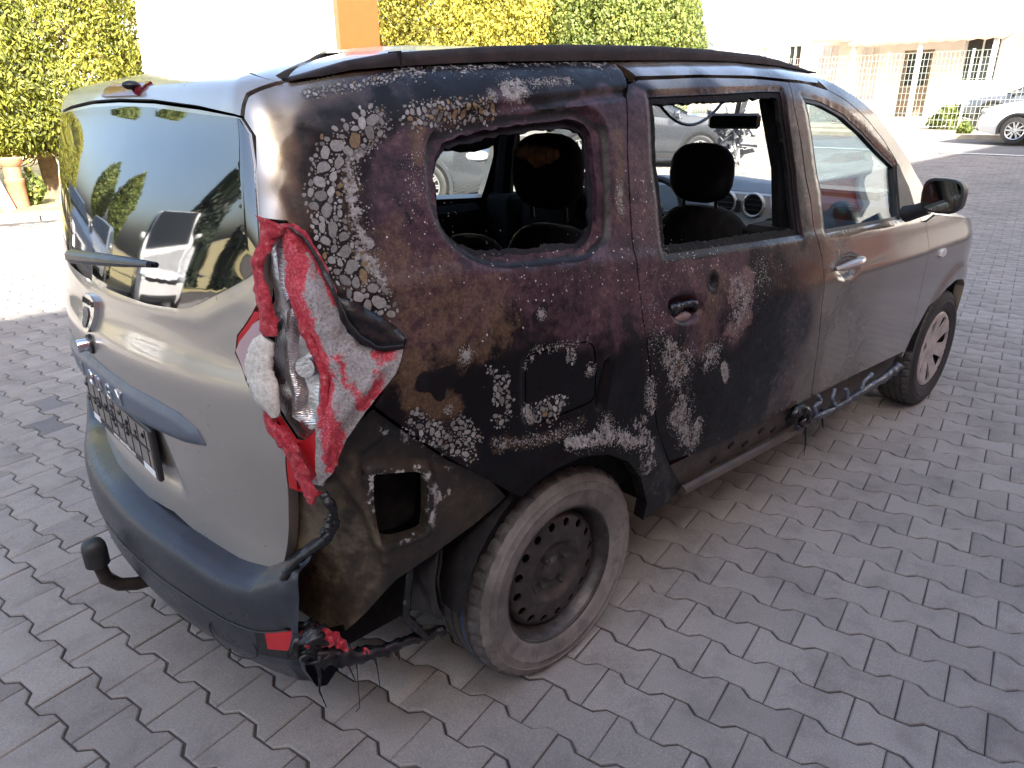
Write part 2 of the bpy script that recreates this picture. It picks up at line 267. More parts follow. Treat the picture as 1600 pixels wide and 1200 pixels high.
def triangulate(outer, holes=(), sp=.03, jit=.12):
    """2-D outline with holes -> points, triangles, boundary loops (lists of point ids)"""
    loops = [resample(outer, sp)] + [resample(h, sp * .8) for h in holes]
    mn, mx = loops[0].min(0), loops[0].max(0)
    gx, gy = np.arange(mn[0], mx[0], sp), np.arange(mn[1], mx[1], sp * .87)
    G = np.stack(np.meshgrid(gx, gy, indexing='xy'), -1)
    G[1::2, :, 0] += sp * .5
    G = G.reshape(-1, 2) + np.random.default_rng(3).uniform(-jit, jit, (len(gx) * len(gy), 2)) * sp
    k = inpoly(G, outer)
    for h in holes: k &= ~inpoly(G, h)
    G = G[k]
    for L in loops: G = G[dline(G, L, True) > sp * .45]
    P = [tuple(p) for L in loops for p in L] + [tuple(p) for p in G]
    E, o = [], 0
    for L in loops:
        E += [(o + i, o + (i + 1) % len(L)) for i in range(len(L))]; o += len(L)
    r = delaunay_2d_cdt([Vector(p) for p in P], E, [], 0, 1e-7, True)
    V = np.array([tuple(v) for v in r[0]]); F = np.array([f for f in r[2] if len(f) == 3])
    c = V[F].mean(1); k = inpoly(c, outer)
    for h in holes: k &= ~inpoly(c, h)
    F = F[k]
    a = V[F]; ar = (a[:, 1, 0] - a[:, 0, 0]) * (a[:, 2, 1] - a[:, 0, 1]) - (a[:, 1, 1] - a[:, 0, 1]) * (a[:, 2, 0] - a[:, 0, 0])
    F = F[np.abs(ar) > 1e-10]; ar = ar[np.abs(ar) > 1e-10]
    F[ar < 0] = F[ar < 0][:, ::-1]
    # boundary edges (directed)
    ed = np.concatenate([F[:, [0, 1]], F[:, [1, 2]], F[:, [2, 0]]])
    s_ = set(map(tuple, ed.tolist()))
    B = [(a, b) for a, b in s_ if (b, a) not in s_]
    return V, F, B

# ------------------------------------------------------------------ materials
def nodes(name):
    m = bpy.data.materials.new(name); m.use_nodes = True
    nt = m.node_tree; b = nt.nodes['Principled BSDF']
    return m, nt, b

def N(nt, t, **k):
    n = nt.nodes.new(t)
    for a, v in k.items():
        if a.startswith('i_'): n.inputs[a[2:].replace('_', ' ')].default_value = v
        else: setattr(n, a, v)
    return n

def ramp(nt, fac, stops, interp='LINEAR'):
    r = nt.nodes.new('ShaderNodeValToRGB'); r.color_ramp.interpolation = interp
    e = r.color_ramp.elements
    while len(e) < len(stops): e.new(.5)
    for x, (p, c) in zip(e, stops):
        x.position = p; x.color = (*c, 1) if len(c) == 3 else c
    nt.links.new(fac, r.inputs[0]); return r.outputs[0]

def mix(nt, fac, a, b, mode='MIX'):
    m = nt.nodes.new('ShaderNodeMix'); m.data_type = 'RGBA'; m.blend_type = mode
    for s, v in ((m.inputs[0], fac), (m.inputs[6], a), (m.inputs[7], b)):
        if isinstance(v, (int, float)): s.default_value = v
        elif isinstance(v, tuple): s.default_value = (*v, 1) if len(v) == 3 else v
        else: nt.links.new(v, s)
    return m.outputs[2]

def math_(nt, op, a, b=None, c=None, clamp=False):
    m = nt.nodes.new('ShaderNodeMath'); m.operation = op; m.use_clamp = clamp
    for s, v in zip(m.inputs, (a, b, c)):
        if v is None: continue
        if isinstance(v, (int, float)): s.default_value = v
        else: nt.links.new(v, s)
    return m.outputs[0]

def noise(nt, scale, detail=5, rough=.55, coord=None, dist=0.0):
    n = N(nt, 'ShaderNodeTexNoise'); n.inputs['Scale'].default_value = scale
    n.inputs['Detail'].default_value = detail; n.inputs['Roughness'].default_value = rough
    n.inputs['Distortion'].default_value = dist
    if coord is not None: nt.links.new(coord, n.inputs['Vector'])
    return n.outputs[0]

def objco(nt):
    return N(nt, 'ShaderNodeTexCoord').outputs['Object']

def bump(nt, b, h, strength=.3, dist=.01):
    n = N(nt, 'ShaderNodeBump'); n.inputs['Strength'].default_value = strength; n.inputs['Distance'].default_value = dist
    nt.links.new(h, n.inputs['Height']); nt.links.new(n.outputs[0], b.inputs['Normal'])

def simple(name, col, rough=.5, metal=0.0, var=.15, scale=8.0, bmp=0.0, bscale=60.0, coat=0.0, spec=.5, dirt=None):
    m, nt, b = nodes(name)
    co = objco(nt)
    n = noise(nt, scale, 6, .6, co)
    c0 = tuple(max(0, x * (1 - var)) for x in col); c1 = tuple(min(1, x * (1 + var)) for x in col)
    c = ramp(nt, n, [(.3, c0), (.7, c1)])
    if dirt: c = mix(nt, math_(nt, 'MULTIPLY', ramp(nt, noise(nt, scale * 2.3, 8, .7, co), [(.5, (0, 0, 0)), (.68, (1, 1, 1))]), dirt[1]), c, dirt[0])
    nt.links.new(c, b.inputs['Base Color'])
    b.inputs['Roughness'].default_value = rough; b.inputs['Metallic'].default_value = metal
    b.inputs['Coat Weight'].default_value = coat; b.inputs['Specular IOR Level'].default_value = spec
    rr = math_(nt, 'MULTIPLY_ADD', noise(nt, scale * 3, 4, .6, co), .2, rough - .1, True)
    nt.links.new(rr, b.inputs['Roughness'])
    if bmp: bump(nt, b, noise(nt, bscale, 6, .6, co), bmp, .004)
    return m

def fresnel(nt, ior):
    fr = N(nt, 'ShaderNodeFresnel'); g_ = N(nt, 'ShaderNodeNewGeometry')
    nt.links.new(math_(nt, 'MULTIPLY_ADD', g_.outputs['Backfacing'], 1 / ior - ior, ior), fr.inputs['IOR'])
    return fr

def glass(name, tint=(.9, .95, .95), ior=1.5, dark=0.0, rough=0.0):
    """thin pane: fresnel mirror over a tinted see-through sheet"""
    m, nt, b = nodes(name)
    nt.nodes.remove(b)
    out = nt.nodes['Material Output']
    fr = fresnel(nt, ior)
    tr = N(nt, 'ShaderNodeBsdfTransparent'); tr.inputs[0].default_value = (*tint, 1)
    gl = N(nt, 'ShaderNodeBsdfGlossy'); gl.inputs['Roughness'].default_value = rough
    mx = N(nt, 'ShaderNodeMixShader')
    nt.links.new(fr.outputs[0], mx.inputs[0]); nt.links.new(tr.outputs[0], mx.inputs[1]); nt.links.new(gl.outputs[0], mx.inputs[2])
    nt.links.new(mx.outputs[0], out.inputs[0])
    return m
# ------------------------------------------------------------------ ground
def gz(x):
    x = np.asarray(x, float)
    t = np.maximum(0, x - 8.0)
    return np.where(t < 2, t * t * .0075, .03 * (t - 1.0))

M_joint, nt, b = nodes('paving_bed')
co = objco(nt)
c = ramp(nt, noise(nt, 14, 8, .7, co), [(.3, (.03, .026, .025)), (.7, (.085, .075, .07))])
nt.links.new(c, b.inputs['Base Color']); b.inputs['Roughness'].default_value = .95

def paver_mat(name, lo, hi):
    m, nt, b = nodes(name)
    co = objco(nt)
    geo = N(nt, 'ShaderNodeNewGeometry')
    at = N(nt, 'ShaderNodeAttribute', attribute_name='tone')
    oi = N(nt, 'ShaderNodeObjectInfo')
    tone = math_(nt, 'FRACT', math_(nt, 'ADD', at.outputs['Fac'], oi.outputs['Random']))
    base = ramp(nt, tone, [(0, lo), (.5, tuple((x + y) / 2 for x, y in zip(lo, hi))), (1, hi)])
    big = noise(nt, .55, 4, .6, geo.outputs['Position'])
    base = mix(nt, 1.0, base, ramp(nt, big, [(.3, (.82, .82, .82)), (.7, (1.1, 1.08, 1.06))]), 'MULTIPLY')
    st = noise(nt, 5.5, 9, .7, geo.outputs['Position'])
    base = mix(nt, 1.0, base, ramp(nt, st, [(.32, (.74, .72, .72)), (.5, (1, 1, 1)), (.72, (1.08, 1.07, 1.05))]), 'MULTIPLY')
    gr = noise(nt, 260, 3, .8, geo.outputs['Position'])
    base = mix(nt, 1.0, base, ramp(nt, gr, [(.3, (.72, .72, .72)), (.55, (1, 1, 1)), (.68, (1.35, 1.33, 1.3))]), 'MULTIPLY')
    vo = N(nt, 'ShaderNodeTexVoronoi'); vo.inputs['Scale'].default_value = 75
    nt.links.new(geo.outputs['Position'], vo.inputs['Vector'])
    fl = ramp(nt, vo.outputs['Distance'], [(.10, (1, 1, 1)), (.16, (0, 0, 0))])
    fl = math_(nt, 'MULTIPLY', fl, ramp(nt, vo.outputs['Color'], [(.55, (0, 0, 0)), (.6, (1, 1, 1))]))
    base = mix(nt, math_(nt, 'MULTIPLY', fl, .35), base, (.42, .41, .39))
    nt.links.new(base, b.inputs['Base Color'])
    b.inputs['Roughness'].default_value = .82; b.inputs['Specular IOR Level'].default_value = .35
    h = math_(nt, 'ADD', math_(nt, 'MULTIPLY', gr, .6), st)
    bump(nt, b, h, .35, .004)
    return m
M_paver = paver_mat('concrete_paver', (.212, .200, .192), (.266, .252, .242))
M_paver_dark = paver_mat('dark_concrete_paver', (.125, .125, .13), (.145, .145, .15))

# base sheet following the slight rise towards the street
gx = np.array([-60, -20, -10, -5, 0, 4, 8, 8.5, 9, 9.5, 10, 12, 15, 18, 20, 23.4])
gy = np.linspace(-45, 9.9, 12)
gx2 = np.array([23.4, 30, 40, 60, 110, 200, 400])
def sheet(name, xs, ys, dz, mat, kind='structure'):
    V = [(x, y, float(gz(x)) + dz) for x in xs for y in ys]; n = len(ys)
    F = [(i * n + j, (i + 1) * n + j, (i + 1) * n + j + 1, i * n + j + 1) for i in range(len(xs) - 1) for j in range(n - 1)]
    return tag(mesh_from(name, V, F, mat), kind=kind)
pavement = sheet('pavement', np.r_[-160, gx, 26.6], np.r_[gy, 40.0], -.0065, M_joint)
M_earth = simple('dry_earth', (.20, .17, .115), .95, var=.35, scale=1.2, bmp=.4, bscale=30)
ground = sheet('ground', np.array([-400, -60, 0, 8, 12, 26, 60, 400]), np.array([-400, -45, 0, 10, 45, 400]), -.06, M_earth)

PA, PJ = 0.20 * 1.0022, 0.139 * 1.0022
PTH, PO = -1.3541972, np.array([0.41169078, -1.4789957])
hw, hn, l0, l1 = .0805, .0548, .032, .062
half = [(-PA / 2, hw), (-PA / 2 + l0, hw), (-PA / 2 + l1, hn), (PA / 2 - l1, hn), (PA / 2 - l0, hw), (PA / 2, hw)]
half = [(x * (1 - .018), y) for x, y in half]
half = [(x, y - .0009) for x, y in half]
outl = np.array(half + [(-x, -y) for x, y in half])
def paver_geo(bev=True):
    o1 = inset(outl, .0035)
    n = len(outl)
    V, F = [], []
    if bev:
        V = [(x, y, 0) for x, y in o1] + [(x, y, -.003) for x, y in outl] + [(x, y, -.03) for x, y in outl]
        F += [(0, 1, 2, 9, 10, 11), (2, 3, 8, 9), (3, 4, 5, 6, 7, 8)]
        F += [tuple(reversed(f)) for f in []]
        rings = 2
    else:
        V = [(x, y, 0) for x, y in outl] + [(x, y, -.02) for x, y in outl]
        F += [(0, 1, 2, 9, 10, 11), (2, 3, 8, 9), (3, 4, 5, 6, 7, 8)]
        rings = 1
    F = [f[::-1] for f in F]
    for r in range(rings):
        for i in range(n):
            j = (i + 1) % n
            F.append((r * n + i, r * n + j, (r + 1) * n + j, (r + 1) * n + i))
    return np.array(V, float), F
_c, _s = math.cos(PTH), math.sin(PTH)
C2 = np.array([-1.2247, -1.9407])
fw2, rt2 = np.array([.6366, .6812]), np.array([.7295, -.6839])
jj, ii = np.meshgrid(np.arange(-330, 330), np.arange(-230, 230), indexing='ij')
a = (ii + np.where(jj % 2 == 0, 0, .5) + .5) * PA
y = -jj * PJ
cx = PO[0] + _c * a - _s * y; cy = PO[1] + _s * a + _c * y
d = np.stack([cx - C2[0], cy - C2[1]], -1)
dep = d @ fw2; lat = d @ rt2
k = (((dep > .35) & (dep < 24) & (lat > -.95 * dep - 1.1) & (lat < .95 * dep + 1.1)) | (np.hypot(dep, lat) < 12.5)) & (cy < 9.8) & (cy > -9.0) & (cx < 19.3)
cx, cy, dep, lat = cx[k], cy[k], dep[k], lat[k]
fz = dep * .9325 * 1 + 1.5025 * .3616
inview = (np.abs(lat) / (dep * .9325 + .543) < .68) & (dep > .93)
order = np.argsort(np.hypot(dep, lat) + np.where(inview, 0, 100))
under_car = (cx > -.6) & (cx < 3.3) & (np.abs(cy) < .7)
order = order[~under_car[order]]
ind = order[:296]
rest = np.setdiff1d(np.arange(len(cx)), ind)
V0, F0 = paver_geo(True)
me0 = bpy.data.meshes.new('paver')
me0.from_pydata(V0.tolist(), [], F0); me0.materials.append(M_paver)
tl = rng.normal(0, .0045, (len(cx), 2)); dz = rng.normal(0, .0011, len(cx)); rr = rng.normal(0, .006, len(cx))
dark_at = [np.array(p) for p in ((-.43, 2.27), (-.36, 2.05), (-.52, 2.47))]
me0.attributes.new('tone', 'FLOAT', 'POINT')
for i in ind:
    o = bpy.data.objects.new('paver', me0)
    COL.objects.link(o); o.parent = pavement
    o.location = (cx[i], cy[i], dz[i] + float(gz(cx[i])))
    o.rotation_euler = (tl[i, 0], tl[i, 1], PTH + rr[i])
def paver_mass(name, idx, mat, bev):
    V1, F1 = paver_geo(bev)
    n = len(V1)
    ang = PTH + rr[idx]
    ca, sa = np.cos(ang)[:, None], np.sin(ang)[:, None]
    X = cx[idx][:, None] + ca * V1[:, 0] - sa * V1[:, 1]
    Y = cy[idx][:, None] + sa * V1[:, 0] + ca * V1[:, 1]
    Z = V1[:, 2] + dz[idx][:, None] + gz(X) + tl[idx][:, :1] * V1[:, 1] + tl[idx][:, 1:] * V1[:, 0]
    V = np.stack([X, Y, Z], -1).reshape(-1, 3)
    off = np.arange(len(idx)) * n
    lens = np.array([len(f) for f in F1]); fl = np.concatenate([np.array(f) for f in F1])
    me = bpy.data.meshes.new(name)
    nl = len(fl) * len(idx)
    me.vertices.add(len(V)); me.vertices.foreach_set('co', V.ravel())
    me.loops.add(nl); me.loops.foreach_set('vertex_index', (fl[None] + off[:, None]).ravel().astype(np.int32))
    me.polygons.add(len(F1) * len(idx))
    st = np.concatenate([[0], np.cumsum(np.tile(lens, len(idx)))[:-1]])
    me.polygons.foreach_set('loop_start', st.astype(np.int32))
    me.update(calc_edges=True)
    at = me.attributes.new('tone', 'FLOAT', 'POINT')
    at.data.foreach_set('value', np.repeat(rng.random(len(idx)), n).astype(np.float32))
    me.materials.append(mat)
    o = bpy.data.objects.new(name, me); COL.objects.link(o); o.parent = pavement
    return tag(o, kind='stuff')
isdark = np.zeros(len(cx), bool)
for p in dark_at:
    isdark[rest[np.argmin(np.hypot(cx[rest] - p[0], cy[rest] - p[1]))]] = True
for i in np.nonzero(isdark)[0]:
    med = bpy.data.meshes.get('dark_paver') or me0.copy()
    med.name = 'dark_paver'; med.materials[0] = M_paver_dark
    o = bpy.data.objects.new('paver', med); COL.objects.link(o); o.parent = pavement
    o.location = (cx[i], cy[i], dz[i]); o.rotation_euler = (0, 0, PTH); o['label'] = 'darker blue grey paver'
wedge = (dep > .35) & (np.abs(lat) < .95 * dep + 1.1)
near = rest[(dep[rest] < 9) & wedge[rest] & ~isdark[rest]]
far = rest[((dep[rest] >= 9) | ~wedge[rest]) & ~isdark[rest]]
paver_mass('pavers', near, M_paver, True)
paver_mass('pavers', far, M_paver, False)
# ------------------------------------------------------------------ skin of the burnt car
_v=np.array([.15,.20,.30,.45,.60,.75,.88,.955,.99,1.03,1.10,1.155,1.175,1.20,1.30,1.40,1.50,1.54,1.58,1.61,1.64,1.68,1.78])
_w=np.array([.79,.815,.845,.864,.873,.876,.875,.874,.870,.862,.847,.834,.822,.812,.778,.741,.699,.677,.645,.612,.575,.535,.44])
_z=np.array([.15,.20,.30,.45,.60,.75,.88,.955,.99,1.03,1.10,1.155,1.175,1.20,1.30,1.40,1.50,1.533,1.563,1.580,1.593,1.604,1.622])
_xr=np.array([-.76,-.78,-.80,-.805,-.80,-.812,-.822,-.822,-.818,-.804,-.791,-.780,-.775,-.769,-.743,-.708,-.665,-.655,-.636,-.592,-.535,-.47,-.33])
_bw=np.array([.12,.12,.12,.12,.12,.115,.11,.11,.11,.108,.10,.0915,.0885,.085,.068,.047,.024,.02,.02,.02,.02,.02,.02])
_yb=np.array([.62,.63,.64,.64,.64,.65,.66,.665,.665,.665,.665,.66,.66,.655,.645,.625,.60,.58,.55,.52,.48,.43,.33])
def _interp(v,t):
    # monotone-ish cubic (Catmull on nonuniform via finite-difference hermite)
    x=_v;y=t;m=np.gradient(y,x)
    d=np.diff(y)/np.diff(x)
    m2=np.empty_like(y);m2[0]=d[0];m2[-1]=d[-1]
    a=d[:-1];b=d[1:]
    m2[1:-1]=np.where(a*b>0,2*a*b/(a+b+1e-12*np.sign(a+b+1e-20)),0)
    i=np.clip(np.searchsorted(x,v)-1,0,len(x)-2)
    h=x[i+1]-x[i];s=(v-x[i])/h
    s=np.clip(s,-.5,1.5)
    return (2*s**3-3*s**2+1)*y[i]+(s**3-2*s**2+s)*h*m2[i]+(-2*s**3+3*s**2)*y[i+1]+(s**3-s**2)*h*m2[i+1]
def sst(a,b,x):
    t=np.clip((x-a)/(b-a),0,1);return t*t*(3-2*t)
U1,U2,U0=-.50,-.85,-1.5
XF=3.63
def roofdz(x):
    return np.interp(x,[-.7,-.5,-.3,0,.35,.7,1.0,1.3,1.6,2.0,2.6],[-.028,-.026,-.012,0.002,.012,.024,.03,.024,.006,-.03,-.09])
def beltsh(u):
    return np.interp(u,[-.7,-.35,.21,1.17,2.16,3.0],[.03,.03,-.015,-.08,-.125,-.15])
def wb(v):
    return sst(.70,.97,v)*(1-sst(1.20,1.50,v))
def S(u,v):
    u=np.asarray(u,float);v=np.asarray(v,float)
    ve=v-beltsh(u)*wb(v)
    W=_interp(ve,_w);Z=_interp(v,_z);X=_interp(v,_xr);B=_interp(v,_bw);Yb=_interp(v,_yb)
    xA=X+B+.20
    # side
    t=np.clip((u-U1)/(.30-U1),0,1)
    xs=np.where(u<.30,xA+(.30-xA)*t,u)
    tap=1-.030*np.clip((.25-xs)/.75,0,1.4)**2*1.0-.012*np.clip((xs-1.6)/1.2,0,2)**2
    ys=-W*tap
    # front rounding
    fr=np.clip((xs-2.80)/(XF-2.80),0,1)
    ys=ys*(1-.58*fr**2.4)
    # corner bezier
    tapA=1-.030*np.clip((.25-xA)/.75,0,1.4)**2
    Ax,Ay=xA,-W*tapA
    Bx,By=X+B,-Yb
    c=np.clip((U1-u)/(U1-U2),0,1)
    slope=2*B/np.maximum(Yb,.1) # dx/dy of bow at yb
    k=.62
    P1x,P1y=Ax-(Ax-Bx)*k,Ay+0.012
    dy=(By-Ay)*k
    P2x,P2y=Bx+slope*dy*.8,By-dy
    b0,b1,b2,b3=(1-c)**3,3*c*(1-c)**2,3*c*c*(1-c),c**3
    xc=b0*Ax+b1*P1x+b2*P2x+b3*Bx
    yc=b0*Ay+b1*P1y+b2*P2y+b3*By
    r=np.clip((u-U0)/(U2-U0),-1,1)
    yr=-Yb*r
    xr=X+B*r**2
    x=np.where(u>U1,xs,np.where(u>U2,xc,xr))
    y=np.where(u>U1,ys,np.where(u>U2,yc,yr))
    z=Z+roofdz(x)*sst(1.25,1.5,v)
    return np.stack([x,y,z],-1)

_S0 = S
def S(u, v):
    u = np.asarray(u, float)
    l = u < U0
    p = _S0(np.where(l, 2 * U0 - u, u), v)
    p[..., 1] = np.where(l, -p[..., 1], p[..., 1])
    return p
def SN(u, v):
    e = 2e-3
    a = S(u + e, v) - S(u - e, v); b = S(u, v + e) - S(u, v - e)
    n = np.cross(a, b)
    return n / (np.linalg.norm(n, axis=-1)[..., None] + 1e-12)
def mir(p): return [(2 * U0 - a, b) for a, b in reversed(p)]

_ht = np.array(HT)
def burn_shade_attr(UV, amount=1.0):
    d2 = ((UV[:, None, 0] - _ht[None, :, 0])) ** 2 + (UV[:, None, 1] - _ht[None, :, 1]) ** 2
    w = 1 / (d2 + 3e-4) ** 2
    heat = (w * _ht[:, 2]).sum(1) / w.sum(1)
    L = {k: np.zeros(len(UV)) for k in ('ash', 'bubble', 'ochre', 'soot', 'speck', 'rosy')}
    wob = (vnoise(UV, 22, 5, 3) - .5)
    for k, pts, r, val in AM:
        P = np.array(pts)
        bb = (UV > P.min(0) - r * 2.2).all(1) & (UV < P.max(0) + r * 2.2).all(1)
        if not bb.any(): continue
        dd = dline(UV[bb], P) / r + wob[bb] * .9
        L[k][bb] = np.maximum(L[k][bb], val * np.clip(1.45 - dd, 0, 1))
    return heat * amount, L

def panel(name, poly, mat, parent, holes=(), sp=.03, thick=.022, relief=(), off=0.0, mirror=False, inner=None, burn_shade=0.0, extra=None, sharp=40, fair=False):
    V2, F, B = triangulate(np.asarray(poly, float), [np.asarray(h, float) for h in holes], sp)
    P = S(V2[:, 0], V2[:, 1]); n = SN(V2[:, 0], V2[:, 1])
    h = np.full(len(V2), off)
    for rp, depth, w in relief:
        sd = sdist(V2, np.asarray(rp))
        h -= depth * sst(-w / 2, w / 2, sd)
    if extra is not None: h += extra(V2)
    O = P + n * h[:, None]
    I = P + n * (np.minimum(h, off) - thick)[:, None]
    k = len(O)
    FF = [tuple(f) for f in F.tolist()] + [(a, a + k, b + k, b) for a, b in B] + [tuple(x + k for x in f[::-1]) for f in F.tolist()]
    fm = [0] * (len(F) + len(B)) + [1] * len(F)
    V = np.concatenate([O, I])
    if mirror:
        V[:, 1] *= -1; FF = [f[::-1] for f in FF]
    o = mesh_from(name, V, FF, None, parent, True, None, [mat, inner or M_char], fm, sharp)
    if fair:
        nn = np.concatenate([n, -n])
        if mirror: nn[:, 1] *= -1
        o.data.normals_split_custom_set_from_vertices(nn.tolist())
    if burn_shade:
        heat, L = burn_shade_attr(V2, burn_shade)
        me = o.data
        z = np.zeros(k)
        c1 = np.stack([heat, L['ash'], L['bubble'], np.ones(k)], 1)
        c2 = np.stack([L['ochre'], L['soot'], L['speck'], np.ones(k)], 1)
        for nm, c in (('burn_shade', c1), ('stain', c2)):
            at = me.attributes.new(nm, 'FLOAT_COLOR', 'POINT')
            at.data.foreach_set('color', np.concatenate([c, c]).astype(np.float32).ravel())
        at = me.attributes.new('rosy', 'FLOAT', 'POINT')
        at.data.foreach_set('value', np.concatenate([L['rosy'], L['rosy']]).astype(np.float32))
    return o

# burnt paint: the amounts of heat, ash, blistering and stain are held by the panels themselves; front door heat also paints in a dark reflection
M_body, nt, b = nodes('burnt_shaded_paint')
co = objco(nt)
A1 = N(nt, 'ShaderNodeAttribute', attribute_name='burn_shade'); A2 = N(nt, 'ShaderNodeAttribute', attribute_name='stain')
A3 = N(nt, 'ShaderNodeAttribute', attribute_name='rosy')
s1 = N(nt, 'ShaderNodeSeparateColor'); nt.links.new(A1.outputs['Color'], s1.inputs[0])
s2 = N(nt, 'ShaderNodeSeparateColor'); nt.links.new(A2.outputs['Color'], s2.inputs[0])
heat0, ash0, bub0 = s1.outputs; och0, soot0, spk0 = s2.outputs
nA = noise(nt, 9, 8, .62, co); nB = noise(nt, 42, 9, .68, co); nC = noise(nt, 150, 6, .7, co); nD = noise(nt, 420, 3, .7, co)
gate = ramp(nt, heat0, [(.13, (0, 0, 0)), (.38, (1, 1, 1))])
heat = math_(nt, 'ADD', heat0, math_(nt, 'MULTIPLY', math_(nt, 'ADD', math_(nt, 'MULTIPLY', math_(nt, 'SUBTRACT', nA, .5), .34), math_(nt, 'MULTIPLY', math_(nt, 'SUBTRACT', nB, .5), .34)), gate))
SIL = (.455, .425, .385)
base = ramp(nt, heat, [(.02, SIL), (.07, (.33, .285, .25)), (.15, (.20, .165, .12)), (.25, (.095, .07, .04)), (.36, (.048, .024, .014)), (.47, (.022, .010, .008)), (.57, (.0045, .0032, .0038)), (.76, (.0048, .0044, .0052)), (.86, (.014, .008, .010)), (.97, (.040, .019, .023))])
oxide = ramp(nt, heat, [(.86, (0, 0, 0)), (.95, (1, 1, 1))])
oxn = math_(nt, 'ADD', math_(nt, 'MULTIPLY', noise(nt, 11, 12, .78, co, .6), .6), math_(nt, 'MULTIPLY', noise(nt, 75, 8, .75, co), .4))
ox = ramp(nt, oxn, [(.405, (.006, .004, .005)), (.46, (.026, .012, .018)), (.52, (.052, .025, .033)), (.575, (.076, .040, .045)), (.615, (.12, .076, .06)), (.67, (.17, .12, .088))])
base = mix(nt, math_(nt, 'MULTIPLY', oxide, 1.0), base, ox)
# ochre rust
om = ramp(nt, math_(nt, 'ADD', math_(nt, 'MULTIPLY', och0, .45), math_(nt, 'MULTIPLY', noise(nt, 34, 12, .78, co), 1.25)), [(.74, (0, 0, 0)), (.92, (1, 1, 1))])
om = math_(nt, 'MULTIPLY', om, ramp(nt, och0, [(.02, (0, 0, 0)), (.2, (1, 1, 1))]))
base = mix(nt, math_(nt, 'MULTIPLY', om, .62), base, ramp(nt, nC, [(.35, (.075, .045, .027)), (.65, (.165, .105, .062))]))
# rosy primer
rm = math_(nt, 'MULTIPLY', ramp(nt, math_(nt, 'ADD', math_(nt, 'MULTIPLY', A3.outputs['Fac'], .5), nB), [(.82, (0, 0, 0)), (.93, (1, 1, 1))]), ramp(nt, A3.outputs['Fac'], [(.05, (0, 0, 0)), (.3, (1, 1, 1))]))
base = mix(nt, math_(nt, 'MULTIPLY', rm, .7), base, (.17, .105, .10))
# soot
sm = ramp(nt, math_(nt, 'ADD', soot0, math_(nt, 'MULTIPLY', math_(nt, 'SUBTRACT', nB, .5), .8)), [(.45, (0, 0, 0)), (.55, (1, 1, 1))])
sm = math_(nt, 'MULTIPLY', sm, ramp(nt, soot0, [(.05, (0, 0, 0)), (.2, (1, 1, 1))]))
base = mix(nt, sm, base, (.007, .006, .007))
# ash crust
am = ramp(nt, math_(nt, 'ADD', ash0, math_(nt, 'MULTIPLY', math_(nt, 'SUBTRACT', math_(nt, 'ADD', math_(nt, 'MULTIPLY', nB, .55), math_(nt, 'MULTIPLY', nC, .45)), .5), 3.0)), [(.50, (0, 0, 0)), (.60, (1, 1, 1))])
am = math_(nt, 'MULTIPLY', am, ramp(nt, ash0, [(.04, (0, 0, 0)), (.2, (1, 1, 1))]))
ashc = ramp(nt, noise(nt, 70, 6, .7, co), [(.3, (.13, .115, .105)), (.5, (.25, .235, .225)), (.7, (.39, .38, .375))])
base = mix(nt, am, base, ashc)
# blister cells
wv = N(nt, 'ShaderNodeVectorMath', operation='MULTIPLY_ADD')
ncol = N(nt, 'ShaderNodeTexNoise'); ncol.inputs['Scale'].default_value = 35; nt.links.new(co, ncol.inputs['Vector'])
nt.links.new(ncol.outputs['Color'], wv.inputs[0]); wv.inputs[1].default_value = (.010, .010, .010); nt.links.new(co, wv.inputs[2])
bmask0 = ramp(nt, bub0, [(.25, (0, 0, 0)), (.6, (1, 1, 1))])
base = mix(nt, math_(nt, 'MULTIPLY', bmask0, .6), base, (.014, .010, .011))
# little chips
vs = N(nt, 'ShaderNodeTexVoronoi'); vs.inputs['Scale'].default_value = 130; nt.links.new(wv.outputs[0], vs.inputs['Vector'])
ss = N(nt, 'ShaderNodeSeparateColor'); nt.links.new(vs.outputs['Color'], ss.inputs[0])
kp = math_(nt, 'MULTIPLY', math_(nt, 'LESS_THAN', vs.outputs['Distance'], math_(nt, 'MULTIPLY', ss.outputs[1], .34)), math_(nt, 'LESS_THAN', ss.outputs[0], math_(nt, 'MULTIPLY', math_(nt, 'MULTIPLY', spk0, .34), ramp(nt, nA, [(.42, (0, 0, 0)), (.6, (1, 1, 1))]))))
base = mix(nt, kp, base, (.46, .42, .42))
nt.links.new(base, b.inputs['Base Color'])
rough = ramp(nt, heat, [(.02, (.24,) * 3), (.15, (.22,) * 3), (.3, (.30,) * 3), (.45, (.20,) * 3), (.62, (.26,) * 3), (.8, (.42,) * 3), (.95, (.40,) * 3)])
crust = am
rough = mix(nt, crust, rough, (.85, .85, .85))
rough = mix(nt, math_(nt, 'MULTIPLY', om, .7), rough, (.7, .7, .7))
rough = mix(nt, math_(nt, 'MULTIPLY', gate, .5), rough, ramp(nt, nB, [(.3, (.22,) * 3), (.7, (.62,) * 3)]))
nt.links.new(rough, b.inputs['Roughness'])
met = ramp(nt, heat, [(.02, (.68,) * 3), (.3, (.3,) * 3), (.5, (0, 0, 0))])
nt.links.new(met, b.inputs['Metallic'])
nt.links.new(ramp(nt, heat, [(.05, (.5,) * 3), (.4, (.34,) * 3), (.6, (.13,) * 3), (.8, (.13,) * 3), (.92, (.28,) * 3)]), b.inputs['Specular IOR Level'])
ct = ramp(nt, heat, [(.05, (.9,) * 3), (.2, (.85,) * 3), (.4, (.45,) * 3), (.55, (.22,) * 3), (.66, (.10,) * 3), (.8, (0, 0, 0))])
nt.links.new(mix(nt, crust, ct, (0, 0, 0)), b.inputs['Coat Weight']); b.inputs['Coat Roughness'].default_value = .08
